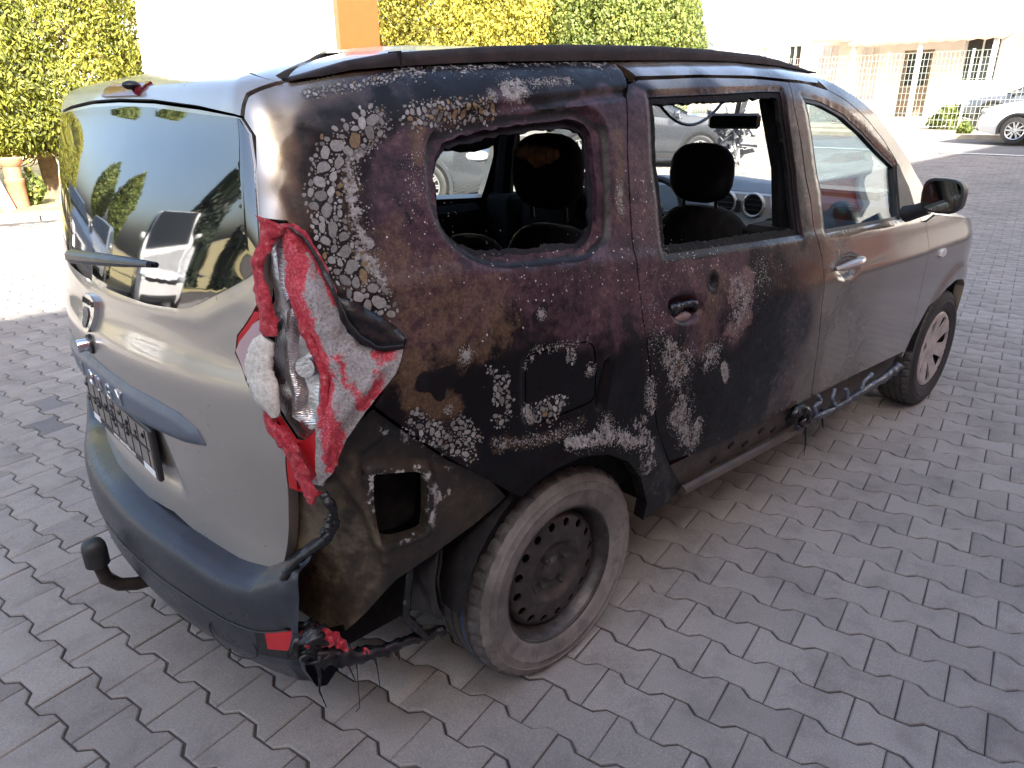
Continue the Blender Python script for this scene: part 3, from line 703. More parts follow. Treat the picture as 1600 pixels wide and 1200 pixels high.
hgt = math_(nt, 'ADD', math_(nt, 'MULTIPLY', crust, 1.0), math_(nt, 'MULTIPLY', math_(nt, 'MULTIPLY', gate, nC), .5))
bump(nt, b, hgt, .55, .003)

def paint(name, col, rough=.3, metal=.55, coat=.7, flake=True):
    m, nt, b = nodes(name)
    co = objco(nt)
    n = noise(nt, 3, 8, .65, co)
    nt.links.new(ramp(nt, n, [(.3, tuple(x * .93 for x in col)), (.7, tuple(min(1, x * 1.05) for x in col))]), b.inputs['Base Color'])
    b.inputs['Metallic'].default_value = metal; b.inputs['Coat Weight'].default_value = coat; b.inputs['Coat Roughness'].default_value = .06
    nt.links.new(math_(nt, 'MULTIPLY_ADD', noise(nt, 14, 8, .7, co), .18, rough - .09, True), b.inputs['Roughness'])
    return m
M_silver = paint('beige_metallic_paint', SIL, .30, .68)
M_char = simple('charred_metal', (.010, .009, .009), .75, var=.6, scale=25, bmp=.3, bscale=90, spec=.25)
M_black = simple('black_plastic', (.016, .016, .017), .42, var=.3, scale=20)
M_rubber = simple('rubber', (.014, .014, .014), .62, var=.3, scale=40, bmp=.15, bscale=200)
M_bumper = simple('grey_bumper_plastic', (.024, .027, .036), .30, var=.22, scale=9, bmp=.12, bscale=500, dirt=((.05, .049, .048), .3))
M_trim = simple('blue_grey_plastic', (.095, .115, .145), .38, var=.12, scale=12)
M_melt = simple('melted_black_plastic', (.008, .008, .009), .22, var=.5, scale=40, bmp=.6, bscale=80)
M_chrome = simple('chrome', (.72, .72, .73), .14, 1.0, .06, 30)
M_interior = simple('sooty_cloth', (.008, .0078, .008), .88, var=.5, scale=30, bmp=.3, bscale=160, spec=.2)
M_glass_clear = glass('clear_glass', (.93, .96, .95), 1.52)
M_glass_door = glass('door_glass', (.74, .83, .86), 1.48)

# privacy glass of the hatch
M_glass_rear, nt, b = nodes('rear_glass')
nt.nodes.remove(b)
lw = fresnel(nt, 2.7)
tr = N(nt, 'ShaderNodeBsdfTransparent'); tr.inputs[0].default_value = (.10, .115, .12, 1)
gl = N(nt, 'ShaderNodeBsdfGlossy'); gl.inputs['Roughness'].default_value = .035; gl.inputs['Color'].default_value = (.94, .95, .97, 1)
df = N(nt, 'ShaderNodeBsdfDiffuse')
nt.links.new(ramp(nt, noise(nt, 6, 9, .75, objco(nt)), [(.45, (.01, .011, .012)), (.8, (.075, .08, .085))]), df.inputs[0])
m1 = N(nt, 'ShaderNodeMixShader'); m1.inputs[0].default_value = .55; nt.links.new(tr.outputs[0], m1.inputs[1]); nt.links.new(df.outputs[0], m1.inputs[2])
mx = N(nt, 'ShaderNodeMixShader'); nt.links.new(lw.outputs[0], mx.inputs[0]); nt.links.new(m1.outputs[0], mx.inputs[1]); nt.links.new(gl.outputs[0], mx.inputs[2])
nt.links.new(mx.outputs[0], nt.nodes['Material Output'].inputs[0])

car = empty('burnt_car', (0, 0, 0), 0, 'fire damaged beige estate car with scorched flank, melted tail lamp and missing rear side panes', 'car')
G = .0024
LP = TR['lamp']
SB, SC = TR['shutB'], TR['shutC']
qp = SB + [[.46, .376], [.33, .366]] + TR['arch'][::-1] + TR['seam'][::-1] + [LP[9], LP[8]] + LP[7:0:-1] + [[-.79, 1.319], [-.768, 1.417], [-.761, 1.474], [-.805, 1.508], [-.764, 1.553], [-.668, 1.583], [-.6, 1.612], [-.5, 1.632], [0, 1.635], [.41, 1.635]]
QREC = smoothpoly(TR['qrec'], 2); QH = smoothpoly(TR['qhole'], 2)
ragged = inset(QH, 0)
ragged = resample(ragged, .012); ragged += (np.stack([vnoise(ragged, 40, 3, 2), vnoise(ragged, 40, 9, 2)], 1) - .5) * .012
FU = smoothpoly(TR['fuel'], 1)
def qextra(UV):
    # lip above the window, arch flare, small heat buckles
    h = -.010 * sst(.02, .004, dline(UV, np.array([[-.30, 1.478], [0.0, 1.500], [.36, 1.520]])))
    arc = np.hypot(UV[:, 0] - .02, (UV[:, 1] - .31))
    h += .010 * sst(.44, .39, arc)
    h += (vnoise(UV, 7, 2, 3) - .5) * .006
    h -= .010 * sst(.05, .0, dline(UV, np.array([[-.36, .86], [-.39, .78]]))) 
    h -= .018 * sst(.022, .0, dline(UV, np.array([[.10, .90], [.075, .80]])))
    return h
quarter = panel('quarter_panel', inset(qp, G), M_body, car, [ragged, inset(FU, -.004)], .0085, .028, [(QREC, .016, .016), (inset(FU, -.016), .004, .012)], burn_shade=1.0, extra=qextra, sharp=50)
panel('fuel_flap', inset(FU, .001), M_body, quarter, [], .010, .012, burn_shade=1.0, off=-.005)
panel('fuel_recess', inset(FU, -.012), M_char, quarter, [], .03, .01, off=-.030)

rd = SB[:-1] + TR['door_bottom'][::-1][1:] + SC[::-1][1:] + TR['door_top'][3:0:-1][1:]
RW, RS = np.array(TR['rwin']), np.array(TR['rwin_seal'])
def dextra(UV):
    h = (vnoise(UV, 6, 4, 2) - .5) * .0035
    p = smoothpoly(TR['rhandle'], 1)
    h -= .028 * sst(-.01, .018, sdist(UV, p))
    h -= .012 * sst(.022, .01, dline(UV, np.array([TR['mk'][1]])))
    return h
rdoor = panel('rear_door', inset(rd, G), M_body, car, [RS], .0085, .03, [(inset(RS, -.012), .006, .008)], burn_shade=1.0, extra=dextra, sharp=50)
hx, hv = np.array(TR['rhandle']).mean(0)
hp = S(hx, hv)

# lifted paint: every blister is a real flake sitting on the skin
M_flake, nt, b = nodes('ash_flake')
at = N(nt, 'ShaderNodeAttribute', attribute_name='tone'); co = objco(nt)
c = ramp(nt, at.outputs['Fac'], [(.0, (.08, .07, .066)), (.25, (.165, .157, .15)), (.7, (.27, .262, .256)), (.8, (.35, .345, .34)), (.83, (.22, .16, .09)), (1, (.16, .105, .055))])
c = mix(nt, 1.0, c, ramp(nt, noise(nt, 190, 5, .75, co), [(.3, (.55, .53, .5)), (.6, (1.05, 1.05, 1.05))]), 'MULTIPLY')
nt.links.new(c, b.inputs['Base Color']); b.inputs['Roughness'].default_value = .9
bump(nt, b, noise(nt, 240, 5, .7, co), .25, .001)
def skin_h(UV, door):
    if door: return dextra(UV) - .006 * sst(-.004, .004, sdist(UV, inset(RS, -.012)))
    h = qextra(UV) - .016 * sst(-.008, .008, sdist(UV, QREC)) - .004 * sst(-.006, .006, sdist(UV, inset(FU, -.016)))
    return np.where(inpoly(UV, FU), -.005, h)
def flakes(parent, items, seed, door):
    g = np.random.default_rng(seed); UV, RR, TT = [], [], []
    for pts, r, rmax, rmin, n_, dens, och in items:
        P = resample(np.array(pts), .004) if len(pts) > 2 else np.array([np.array(pts[0]) + (np.array(pts[-1]) - pts[0]) * t for t in np.linspace(0, 1, 24)])
        if len(pts) > 2: P = np.concatenate([np.linspace(pts[i], pts[i + 1], 14) for i in range(len(pts) - 1)])
        cand = P[g.integers(0, len(P), n_)] + g.normal(0, 1, (n_, 2)) * r * .55
        dd = dline(cand, np.array(pts)) / r
        rad = rmin + (rmax - rmin) * (np.linspace(1, 0, n_) ** 2.2) * np.clip(1.15 - dd * .7, .2, 1)
        cl = vnoise(cand, 30, seed, 2)
        ok = (dd < 1.25) & (cl > .62 - dens * .5) 
        cu = np.array(UV).reshape(-1, 2); cr = np.array(RR)
        for p_, r_ in zip(cand[ok], rad[ok]):
            if len(cu) and (np.hypot(*(cu - p_).T) < (cr + r_) * 1.02 + .0006).any(): continue
            cu = np.r_[cu, [p_]]; cr = np.r_[cr, r_]
            TT.append(.84 + .16 * g.random() if g.random() < och else .15 + .65 * g.random())
        UV, RR = cu.tolist(), cr.tolist()
    UV, RR, TT = np.array(UV), np.array(RR), np.array(TT)
    m_ = len(UV); K_ = 11
    th = np.linspace(0, 2 * np.pi, K_, endpoint=False)[None] + g.random((m_, 1)) * 6
    rr_ = RR[:, None] * (1 + g.normal(0, .085, (m_, K_))) * (1 + .20 * np.cos(2 * (th + g.random((m_, 1)) * 6)))
    E = UV[:, None] + np.stack([rr_ * np.cos(th), rr_ * np.sin(th)], -1)
    allp = np.concatenate([UV[:, None], E, UV[:, None] + (E - UV[:, None]) * 1.04], 1).reshape(-1, 2)
    hh_ = np.tile(np.r_[.0011, np.full(K_, .0010), np.full(K_, -.001)], m_) * np.repeat(np.clip(RR / .004, .5, 1.3), 2 * K_ + 1)
    V = S(allp[:, 0], allp[:, 1]) + SN(allp[:, 0], allp[:, 1]) * (skin_h(allp, door) + hh_)[:, None]
    st = 2 * K_ + 1; F = []
    for i in range(m_):
        o_ = i * st
        F += [(o_, o_ + 1 + k, o_ + 1 + (k + 1) % K_) for k in range(K_)] + [(o_ + 1 + k, o_ + 1 + K_ + k, o_ + 1 + K_ + (k + 1) % K_, o_ + 1 + (k + 1) % K_) for k in range(K_)]
    o = mesh_from('paint_blisters', V, F, M_flake, parent)
    o.data.attributes.new('tone', 'FLOAT', 'POINT').data.foreach_set('value', np.repeat(TT, st).astype(np.float32))
    return tag(o, kind='stuff')
BUB = [(pts, r, val) for k, pts, r, val in AM if k == 'bubble']
SPK = [(pts, r, val) for k, pts, r, val in AM if k == 'speck']
ASH = [(pts, r, val) for k, pts, r, val in AM if k == 'ash']
q_items = [(BUB[0][0], BUB[0][1] * .9, .0130, .0016, 4200, 1.0, .12)] + [(p_, r, min(.0075, r * .34), .0009, 520 if i else 800, v * .75, .06 if i else .3) for i, (p_, r, v) in enumerate(BUB[1:])]
q_items += [(p_, r * 1.25, .0032, .0008, 420, .55, .05) for p_, r, v in ASH if p_[0][0] < .24]
q_items += [(p_, r, .0022, .0006, 260, .3, .1) for p_, r, v in SPK if p_[0][0] < .24]
flakes(quarter, q_items, 5, False)
d_items = [(p_, r * 1.2, .0040, .0008, 620, .6, .05) for p_, r, v in ASH if p_[0][0] > .27] + [(p_, r, .0024, .0006, 420, .45, .05) for p_, r, v in SPK if p_[0][0] > .24]
flakes(rdoor, d_items, 6, True)

fd = SC[::-1] + TR['door_top'][4:] + TR['fdoor_r'] + TR['fdoor_b'][1:-1]
FWN = np.array(TR['fwin'])
def fextra(UV):
    p = smoothpoly([[1.36, .965], [1.56, .965], [1.56, .905], [1.40, .90]], 1)
    return -.02 * sst(-.012, .022, sdist(UV, p))
fdoor = panel('front_door', inset(fd, G), M_body, car, [FWN], .013, .03, [(inset(FWN, -.012), .004, .008)], burn_shade=1.0, extra=fextra, sharp=50)  # burn tint fading forward, raised to paint a dark reflection into the colour
ap = [TR['door_top'][i] for i in range(5, 13)] + [[2.30, 1.016], [2.41, 1.031], [2.36, 1.14], [2.24, 1.25], [2.07, 1.37], [1.88, 1.475], [1.70, 1.545], [1.52, 1.60], [1.46, 1.60]]
panel('front_pillar', inset(ap, G * .8), M_body, car, [], .02, .03, burn_shade=1.0)
fen = TR['fdoor_r'] + [[2.263, .40]] + TR['farch'] + [[3.30, .40], [3.45, .55], [3.50, .74], [3.46, .86], [3.2, .915], [2.9, .965], [2.6, 1.005], [2.42, 1.028]]
def nextra(UV):
    return .012 * sst(.47, .41, np.hypot(UV[:, 0] - 2.81, UV[:, 1] - .31))
fender = panel('front_wing', inset(fen, G), M_body, car, [], .02, .03, extra=nextra, burn_shade=1.0)  # faint heat tint on the wing also paints in the darker reflection
p = TR['mk'][2]
panel('side_repeater', smoothpoly([[p[0] - .035, p[1] - .018], [p[0] + .035, p[1] - .014], [p[0] + .03, p[1] + .02], [p[0] - .03, p[1] + .016]], 1), simple('pale_lens', (.6, .6, .58), .15), fender, [], .02, .01, off=.010)
sill = [[.43, .487], [.604, .482], [.779, .473], [.954, .467], [1.324, .452], [1.695, .443], [2.24, .414], [2.22, .327], [1.76, .333], [1.293, .353], [.702, .380], [.536, .384], [.51, .398]]
M_sill = simple('scorched_primer', (.045, .033, .026), .55, var=.45, scale=12, bmp=.2, dirt=((.012, .011, .011), .8))
sl = panel('sill', inset(sill, .001), M_sill, car, [], .02, .05, off=-.018)
for i in range(6):
    mb = MB()
    u0 = .70 + i * .10; v0 = .425 - .005 * i + (.012 if i % 2 else -.012)
    c_ = S(u0, v0) + SN(u0, v0) * -.017
    mb.box(c_ - [.016, .003, .005], c_ + [.016, .003, .005], Matrix.Rotation(R(-14), 3, 'Y'))
    mb.build('clip_slot', M_char, sl)
def lip(u0, u1, v, off, r):
    us = np.linspace(u0, u1, 16)
    vv = np.interp(us, [.5, .7, 1.3, 2.2], [.392, .382, .350, .326]) + v
    return S(us, vv) + SN(us, vv) * off
MB().tube(lip(.50, 1.30, -.008, .004, 0), .016, 8).build('sill_flange', simple('bare_sill_edge', (.085, .068, .058), .4, .4, var=.3), sl, True)

# roof: the rounded edge on both sides, then the nearly flat middle
rf_edge = [[-.652, 1.590], [-.6, 1.618], [-.5, 1.638], [.41, 1.638], [.425, 1.566], [.74, 1.5655], [1.226, 1.5595], [1.366, 1.559], [1.46, 1.563], [1.50, 1.605], [1.54, 1.64], [1.60, 1.78], [-.72, 1.78], [-.73, 1.66]]
roof = panel('roof', rf_edge, M_body, car, [], .02, .02, burn_shade=1.0)
panel('roof_edge', rf_edge, M_silver, roof, [], .04, .02, mirror=True)
us = np.r_[np.linspace(-.85, -.5, 8), np.linspace(-.45, 1.60, 30)]
panel('roof_gap_filler', [[-.62, 1.50], [1.40, 1.52], [1.50, 1.60], [1.5, 1.70], [-.62, 1.70]], M_char, roof, [], .05, .02, off=-.034)  # dark filler added under the roof gap, also stops light leaks
E_ = S(us, np.full(len(us), 1.78))
V, F = [], []
K = 13
for i, e in enumerate(E_):
    for j in range(K):
        t = j / (K - 1) * 2 - 1
        V.append((e[0] - .12 * (1 - t * t) * sst(1.0, 1.6, e[0]) * -1, -e[1] * t * -1 if False else e[1] * -t, e[2] + .030 * (1 - t * t) * sst(-.36, .1, e[0])))
for i in range(len(E_) - 1):
    for j in range(K - 1):
        F.append((i * K + j, (i + 1) * K + j, (i + 1) * K + j + 1, i * K + j + 1))
V = np.array(V); k = len(V)
FF = F + [tuple(x + k for x in f[::-1]) for f in F]
mesh_from('roof_skin', np.r_[V, V - [0, 0, .03]], FF, None, roof, True, None, [M_silver, M_char], [0] * len(F) + [1] * len(F))

# hatch
hr = TR['hatch']
hatch_r = [[-1.5, 1.546], [-1.25, 1.542], [-1.0, 1.527]] + hr
hatch_poly = hatch_r[::-1] if False else hatch_r + mir(hatch_r)[1:-1]
gp = TR['glass']
glass_r = [[-1.5, 1.536], [-1.25, 1.531], [-1.0, 1.517]] + gp[:-1] + [[-1.259, 1.106], [-1.5, 1.106]]
glass_poly = glass_r + mir(glass_r)[1:-1]
def hextra(UV):
    h = np.zeros(len(UV))
    # shelf below the glass and the plate recess
    pr = np.array([[-1.80, .835], [-1.20, .835], [-1.17, .66], [-1.83, .66]])
    h -= .018 * sst(-.02, .02, sdist(UV, pr))
    h += .0025 * sst(.03, .0, dline(UV, np.array([[-2.1, 1.165], [-2.0, 1.11], [-1.5, 1.085], [-1.0, 1.11], [-.88, 1.165]])))
    return h
hatch = panel('tailgate', inset(hatch_poly, .003), M_silver, car, [inset(glass_poly, .012)], .017, .03, extra=hextra)
panel('rear_window', inset(glass_poly, .002), M_glass_rear, hatch, [], .014, .006, off=.002, inner=M_glass_rear, fair=True)
sp_r = [[-1.5, 1.645], [-1.2, 1.640], [-.95, 1.625], [-.80, 1.605], [-.672, 1.583], [-.769, 1.556], [-.812, 1.511], [-1.0, 1.532], [-1.25, 1.547], [-1.5, 1.551]]
spoil = panel('spoiler', inset(sp_r[:-1] + [sp_r[-1]] + mir(sp_r)[1:-1], .001), M_silver, hatch, [], .02, .010, off=.004)
sp_seam = [[-1.5, 1.80], [-1.1, 1.80], [-.85, 1.80], [-.74, 1.69], [-.70, 1.60], [-.66, 1.586], [-.672, 1.583], [-.80, 1.607], [-.95, 1.627], [-1.2, 1.642], [-1.5, 1.647]]
panel('spoiler_top', sp_seam + mir(sp_seam)[1:-1], M_silver, hatch, [], .03, .02, off=.004)
M_brake = simple('dark_red_lens', (.13, .012, .022), .12, var=.2)
bl = [[-1.67, 1.592], [-1.33, 1.592], [-1.35, 1.556], [-1.65, 1.556]]
panel('brake_light', bl, M_brake, hatch, [], .02, .012, off=.009)
_p = S(-1.40, 1.580) + np.array([-.014, 0, .008])
MB().ball(_p, (.020, .016, .010), 10, 6).build('washer_nozzle', M_black, hatch, True)
# handle bar with raised letters
tb = TR['trim_top'][2:] ; tb = [[-1.5, .921]] + TR['trim_top'][2:] + TR['trim_bot'][:-2] + [[-1.5, .832]]
bar = panel('handle_bar', smoothpoly(tb + mir(tb)[1:-1], 0), M_trim, hatch, [], .012, .03, off=.012, extra=lambda UV: -.010 * sst(.020, 0, -(-sdist(UV, np.array(tb + mir(tb)[1:-1])))))
STROKES = {'L': [[(0, 1), (0, 0), (.62, 0)]], 'O': [[(.5 + .42 * math.cos(t), .5 + .5 * math.sin(t)) for t in np.linspace(0, 2 * math.pi, 17)]],
           'D': [[(0, 0), (0, 1), (.35, 1), (.62, .85), (.72, .5), (.62, .15), (.35, 0), (0, 0)]],
           'G': [[(.75, .85), (.5, 1), (.2, .88), (0, .5), (.2, .12), (.5, 0), (.75, .15), (.75, .48), (.45, .48)]],
           'Y': [[(0, 1), (.38, .48), (.76, 1)], [(.38, .48), (.38, 0)]],
           'A': [[(0, 0), (.35, 1), (.7, 0)], [(.15, .35), (.55, .35)]], 'C': [[(.7, .85), (.45, 1), (.15, .85), (0, .5), (.15, .15), (.45, 0), (.7, .15)]], 'I': [[(0, 0), (0, 1)]]}
def letters(txt, u0, v0, size, adv, off, r, name, mat, parent):
    for i, ch in enumerate(txt):
        mb = MB()
        for st in STROKES[ch]:
            q = np.array(st) * size
            uu = u0 + i * adv + q[:, 0]; vv = v0 + q[:, 1]
            # constant size on the surface
            sc = np.linalg.norm(S(np.array([u0 + i * adv + .01]), np.array([v0])) - S(np.array([u0 + i * adv]), np.array([v0]))) / .01
            uu = u0 + i * adv + q[:, 0] / sc
            mb.tube(S(uu, vv) + SN(uu, vv) * off, r, 6)
        mb.build(name, mat, parent, True)
letters('LODGY', -1.600, .850, .036, .066, .0135, .0036, 'letter', M_chrome, bar)
# emblem with the maker's word
em = smoothpoly([[-1.545, 1.075], [-1.455, 1.075], [-1.452, 1.04], [-1.468, .995], [-1.5, .985], [-1.532, .995], [-1.548, 1.04]], 1)
badge = panel('emblem', em, M_chrome, hatch, [], .015, .012, off=.012)
panel('emblem_face', inset(smoothpoly([[-1.535, 1.045], [-1.485, 1.045], [-1.485, 1.0], [-1.50, .992], [-1.525, 1.0]], 1), .002), simple('emblem_dark', (.035, .04, .055), .25), badge, [], .02, .006, off=.0145)
letters('DACIA', -1.537, 1.052, .012, .017, .0135, .0014, 'letter', M_black, badge)
lk = S(-1.505, .955); 
lock = MB().lathe([(.0, -.032), (.014, -.032), (.016, -.028), (.016, 0)], 16, 'x', lk).build('lock', M_chrome, hatch, True)
MB().lathe([(.016, -.006), (.024, -.006), (.026, .004)], 16, 'x', lk).build('lock_ring', M_black, hatch, True)
# number plate holder
pc = S(-1.5, .745) + np.array([.022, 0, 0])
plate = MB().box(pc + [-.012, -.27, -.075], pc + [.001, .27, .06], bev=.004).build('plate_holder', M_black, hatch)
M_platebare = simple('bare_holder_plastic', (.20, .175, .155), .6, var=.25, scale=30)
mb = MB().box(pc + [-.0145, -.256, -.045], pc + [-.012, .256, .052])
mb.build('holder_face', M_platebare, plate)
mb = MB()
r2 = np.random.default_rng(4)
for i in range(9):
    yy = -.235 + i * .059
    mb.box(pc + [-.0160, yy - .0022, -.043], pc + [-.0142, yy + .0022, .050])
    for k_ in range(2):
        zz = r2.uniform(-.03, .035); ww = r2.uniform(.01, .02)
        mb.box(pc + [-.017, yy + .012, zz - .004], pc + [-.0143, yy + .012 + ww, zz + .004])
    if i in (2, 4, 6):
        t = np.linspace(.6, 5.6, 12)
        mb.tube(np.stack([np.full(12, pc[0] - .016), pc[1] + yy + .03 + .012 * np.cos(t), pc[2] + .005 + .016 * np.sin(t)], 1), .0022, 5)
mb.box(pc + [-.0172, -.25, .002], pc + [-.0142, .25, .006])
mb.build('holder_ribs', M_black, plate)
cu = bpy.data.curves.new('holder_text', 'FONT'); cu.body = 'www.automobile.com'; cu.size = .020; cu.extrude = .0004; cu.align_x = 'CENTER'
_t = bpy.data.objects.new('holder_text', cu); COL.objects.link(_t); _t.parent = plate
_t.location = pc + [-.0128, -.02, -.066]; _t.rotation_euler = (R(90), 0, R(-90))
M_white_print = simple('white_print', (.75, .75, .74), .5, var=.05); cu.materials.append(M_white_print)
dg = bpy.context.evaluated_depsgraph_get(); me = bpy.data.meshes.new_from_object(_t.evaluated_get(dg)); _mw = _t.matrix_local.copy()
bpy.data.objects.remove(_t)
tx = bpy.data.objects.new('holder_text', me); COL.objects.link(tx); tx.parent = plate
tx.location = pc + [-.0128, -.02, -.066]; tx.rotation_euler = (R(90), 0, R(-90))
MB().box(pc + [-.0130, .19, -.070], pc + [-.0119, .25, -.052]).build('holder_print', M_white_print, plate); MB().box(pc + [-.0130, -.25, -.070], pc + [-.0119, -.17, -.052]).build('holder_print', M_white_print, plate)
# wiper
wq = TR['wiper'][::-1]
wp = [S(*q_) + SN(*q_) * o_ for q_, o_ in zip(wq, (.012, .016, .014, .010))]
wiper = MB().tube([S(*wq[0]) + [.02, .004, .0], *wp], [.014, .018, .016, .012, .006], 10).build('rear_wiper', M_bumper, hatch, True)

# bumper
def btop(u):
    um = np.where(u < U0, 2 * U0 - u, u)
    return np.interp(um, [-1.5, -1.123, -.98, -.9, -.842, -.80, -.70, -.3], [.572, .556, .538, .548, .585, .622, .66, .66])
prof = [(1.03, -.035), (1.01, .0), (.985, .030), (.955, .052), (.90, .064), (.80, .067), (.62, .066), (.58, .061), (.56, .061), (.30, .054), (.12, .034), (.05, .008), (.03, -.04), (.03, -.09)]
us = np.r_[np.linspace(-2.70, -2.15, 16), np.linspace(-2.1, -.90, 40), np.linspace(-.885, -.765, 10)]
V, n_ = [], len(prof)
for u in us:
    tp = float(btop(u))
    for f, o in prof:
        v = .255 + (tp - .255) * f
        p_ = S(np.array([u]), np.array([v]))[0] + SN(np.array([u]), np.array([v]))[0] * o
        V.append(p_)
V = np.array(V)
ragg = (vnoise(V, 30, 3, 3) - .5)
last = np.arange(len(us)).repeat(n_) >= len(us) - 4
V[last] += np.array([0.02, 0.01, -.01]) * ragg[last][:, None] * 3
F = [(i * n_ + j, i * n_ + j + 1, (i + 1) * n_ + j + 1, (i + 1) * n_ + j) for i in range(len(us) - 1) for j in range(n_ - 1)]
bumper = mesh_from('bumper', V, F, M_bumper, car, True, sharp=60)
# reflector slot and cap ring on the bumper
def bpt(u, f, o):
    v = .255 + (float(btop(u)) - .255) * f
    return S(np.array([u]), np.array([v]))[0] + SN(np.array([u]), np.array([v]))[0] * o
M_red = simple('red_plastic', (.42, .016, .022), .2, var=.15)
def bstrip(name, u0, u1, f0, f1, o, mat, n=8):
    V = [bpt(u, f, o) for u in np.linspace(u0, u1, n) for f in (f0, f1)]
    V += [bpt(u, f, o - .03) for u in np.linspace(u0, u1, n) for f in (f0, f1)]
    F = [(2 * i, 2 * i + 1, 2 * i + 3, 2 * i + 2) for i in range(n - 1)]
    F += [(2 * i, 2 * i + 2, 2 * i + 2 + 2 * n, 2 * i + 2 * n) for i in range(n - 1)] + [(2 * i + 1, 2 * i + 1 + 2 * n, 2 * i + 3 + 2 * n, 2 * i + 3) for i in range(n - 1)]
    F += [(0, 2 * n, 2 * n + 1, 1), (2 * n - 2, 2 * n - 1, 4 * n - 1, 4 * n - 2)]
    return mesh_from(name, V, F, mat, bumper)
bstrip('reflector_slot', -.90, -.775, .36, .58, .0615, M_melt)
bstrip('reflector', -.865, -.785, .44, .57, .066, M_red)
t = np.linspace(0, 2 * math.pi, 33)
MB().tube([bpt(-.985 + .075 * math.cos(x) , .36 + .145 * math.sin(x), .0575) for x in t], .0016, 5).build('towing_eye_cap', M_black, bumper, True)
MB().tube([bpt(u, .57, .062) for u in np.linspace(-2.3, -.80, 50)], .0022, 5).build('bumper_groove', M_black, bumper, True)
# ------------------------------------------------------------------ tail lamp
M_crust, nt, b = nodes('melted_lamp_crust')
co = objco(nt)
at = N(nt, 'ShaderNodeAttribute', attribute_name='red')
n1 = noise(nt, 60, 8, .7, co); n2 = noise(nt, 210, 5, .75, co)
gre = ramp(nt, n2, [(.3, (.05, .045, .042)), (.44, (.27, .25, .245)), (.65, (.44, .42, .42))])
rm = ramp(nt, math_(nt, 'ADD', math_(nt, 'MULTIPLY', at.outputs['Fac'], .8), math_(nt, 'MULTIPLY', math_(nt, 'SUBTRACT', n1, .47), 1.5)), [(.36, (0, 0, 0)), (.55, (1, 1, 1))])
c = mix(nt, rm, gre, ramp(nt, n2, [(.3, (.20, .008, .018)), (.5, (.50, .03, .055)), (.7, (.66, .22, .24))]))
nt.links.new(c, b.inputs['Base Color']); b.inputs['Roughness'].default_value = .5
bump(nt, b, math_(nt, 'ADD', n1, n2), .9, .004)
M_redmelt, nt, b = nodes('melted_red_plastic')
co = objco(nt)
n1 = noise(nt, 90, 6, .7, co)
nt.links.new(ramp(nt, n1, [(.3, (.20, .006, .014)), (.48, (.52, .022, .04)), (.60, (.62, .10, .12)), (.72, (.78, .45, .45))]), b.inputs['Base Color'])
b.inputs['Roughness'].default_value = .3; b.inputs['Subsurface Weight'].default_value = .25; b.inputs['Subsurface Radius'].default_value = (.01, .002, .002)
bump(nt, b, math_(nt, 'ADD', n1, noise(nt, 330, 4, .75, co)), 1.0, .006)
M_foam, nt, b = nodes('melted_clear_plastic')
co = objco(nt)
nt.links.new(ramp(nt, noise(nt, 120, 7, .7, co), [(.3, (.33, .29, .24)), (.5, (.55, .52, .46)), (.7, (.70, .68, .63))]), b.inputs['Base Color'])
b.inputs['Roughness'].default_value = .45; bump(nt, b, noise(nt, 300, 5, .7, co), .8, .003)
M_mirror = simple('lamp_reflector', (.52, .52, .53), .16, .9, .12, 40, bmp=.3, bscale=160)
M_prism, nt, b = nodes('prism_reflector')
co = objco(nt)
w1 = N(nt, 'ShaderNodeTexWave', wave_type='BANDS', bands_direction='Z'); w1.inputs['Scale'].default_value = 95; nt.links.new(co, w1.inputs['Vector'])
w2 = N(nt, 'ShaderNodeTexWave', wave_type='BANDS', bands_direction='DIAGONAL'); w2.inputs['Scale'].default_value = 85; nt.links.new(co, w2.inputs['Vector'])
nt.links.new(ramp(nt, noise(nt, 30, 6, .6, co), [(.3, (.26, .24, .23)), (.65, (.62, .61, .60))]), b.inputs['Base Color'])
b.inputs['Metallic'].default_value = .8; b.inputs['Roughness'].default_value = .22
bump(nt, b, math_(nt, 'ADD', w1.outputs['Fac'], w2.outputs['Fac']), .3, .002)
M_lens, nt, b = nodes('lamp_lens')
b.inputs['Base Color'].default_value = (.42, .30, .31, 1); b.inputs['Roughness'].default_value = .08; b.inputs['Coat Weight'].default_value = 1

def lextra(UV):
    q = np.array(TR['lampR']); c = q.mean(0)
    return (vnoise(UV, 45, 8, 3) - .5) * .014 + .012 * sst(.0, .04, sdist(UV, q))
lamp = panel('tail_lamp', inset(TR['lampR'], -.003), M_crust, car, [], .006, .02, off=.002, extra=lextra, sharp=80)
def red_attr(o, lines, off=0.0):
    me = o.data
    co_ = np.zeros(len(me.vertices) * 3); me.vertices.foreach_get('co', co_); co_ = co_.reshape(-1, 3)
    r_ = np.zeros(len(co_))
    for L, r, v in lines:
        L = np.array(L); Q = S(L[:, 0], L[:, 1]) + SN(L[:, 0], L[:, 1]) * off
        d = np.full(len(co_), 9.)
        for i in range(max(1, len(Q) - 1)):
            a_, b_ = Q[i], Q[min(i + 1, len(Q) - 1)]
            ab = b_ - a_; t = np.clip(((co_ - a_) @ ab) / (ab @ ab + 1e-12), 0, 1)
            d = np.minimum(d, np.linalg.norm(co_ - a_ - t[:, None] * ab, axis=1))
        r_ = np.maximum(r_, v * np.clip(1.5 - d / r, 0, 1))
    at = me.attributes.new('red', 'FLOAT', 'POINT'); at.data.foreach_set('value', r_.astype(np.float32))
red_attr(lamp, [(TR['red1'], .022, 1), (TR['red2'], .013, .75), (TR['red3'], .018, .8), (TR['edgered'], .012, 1)])
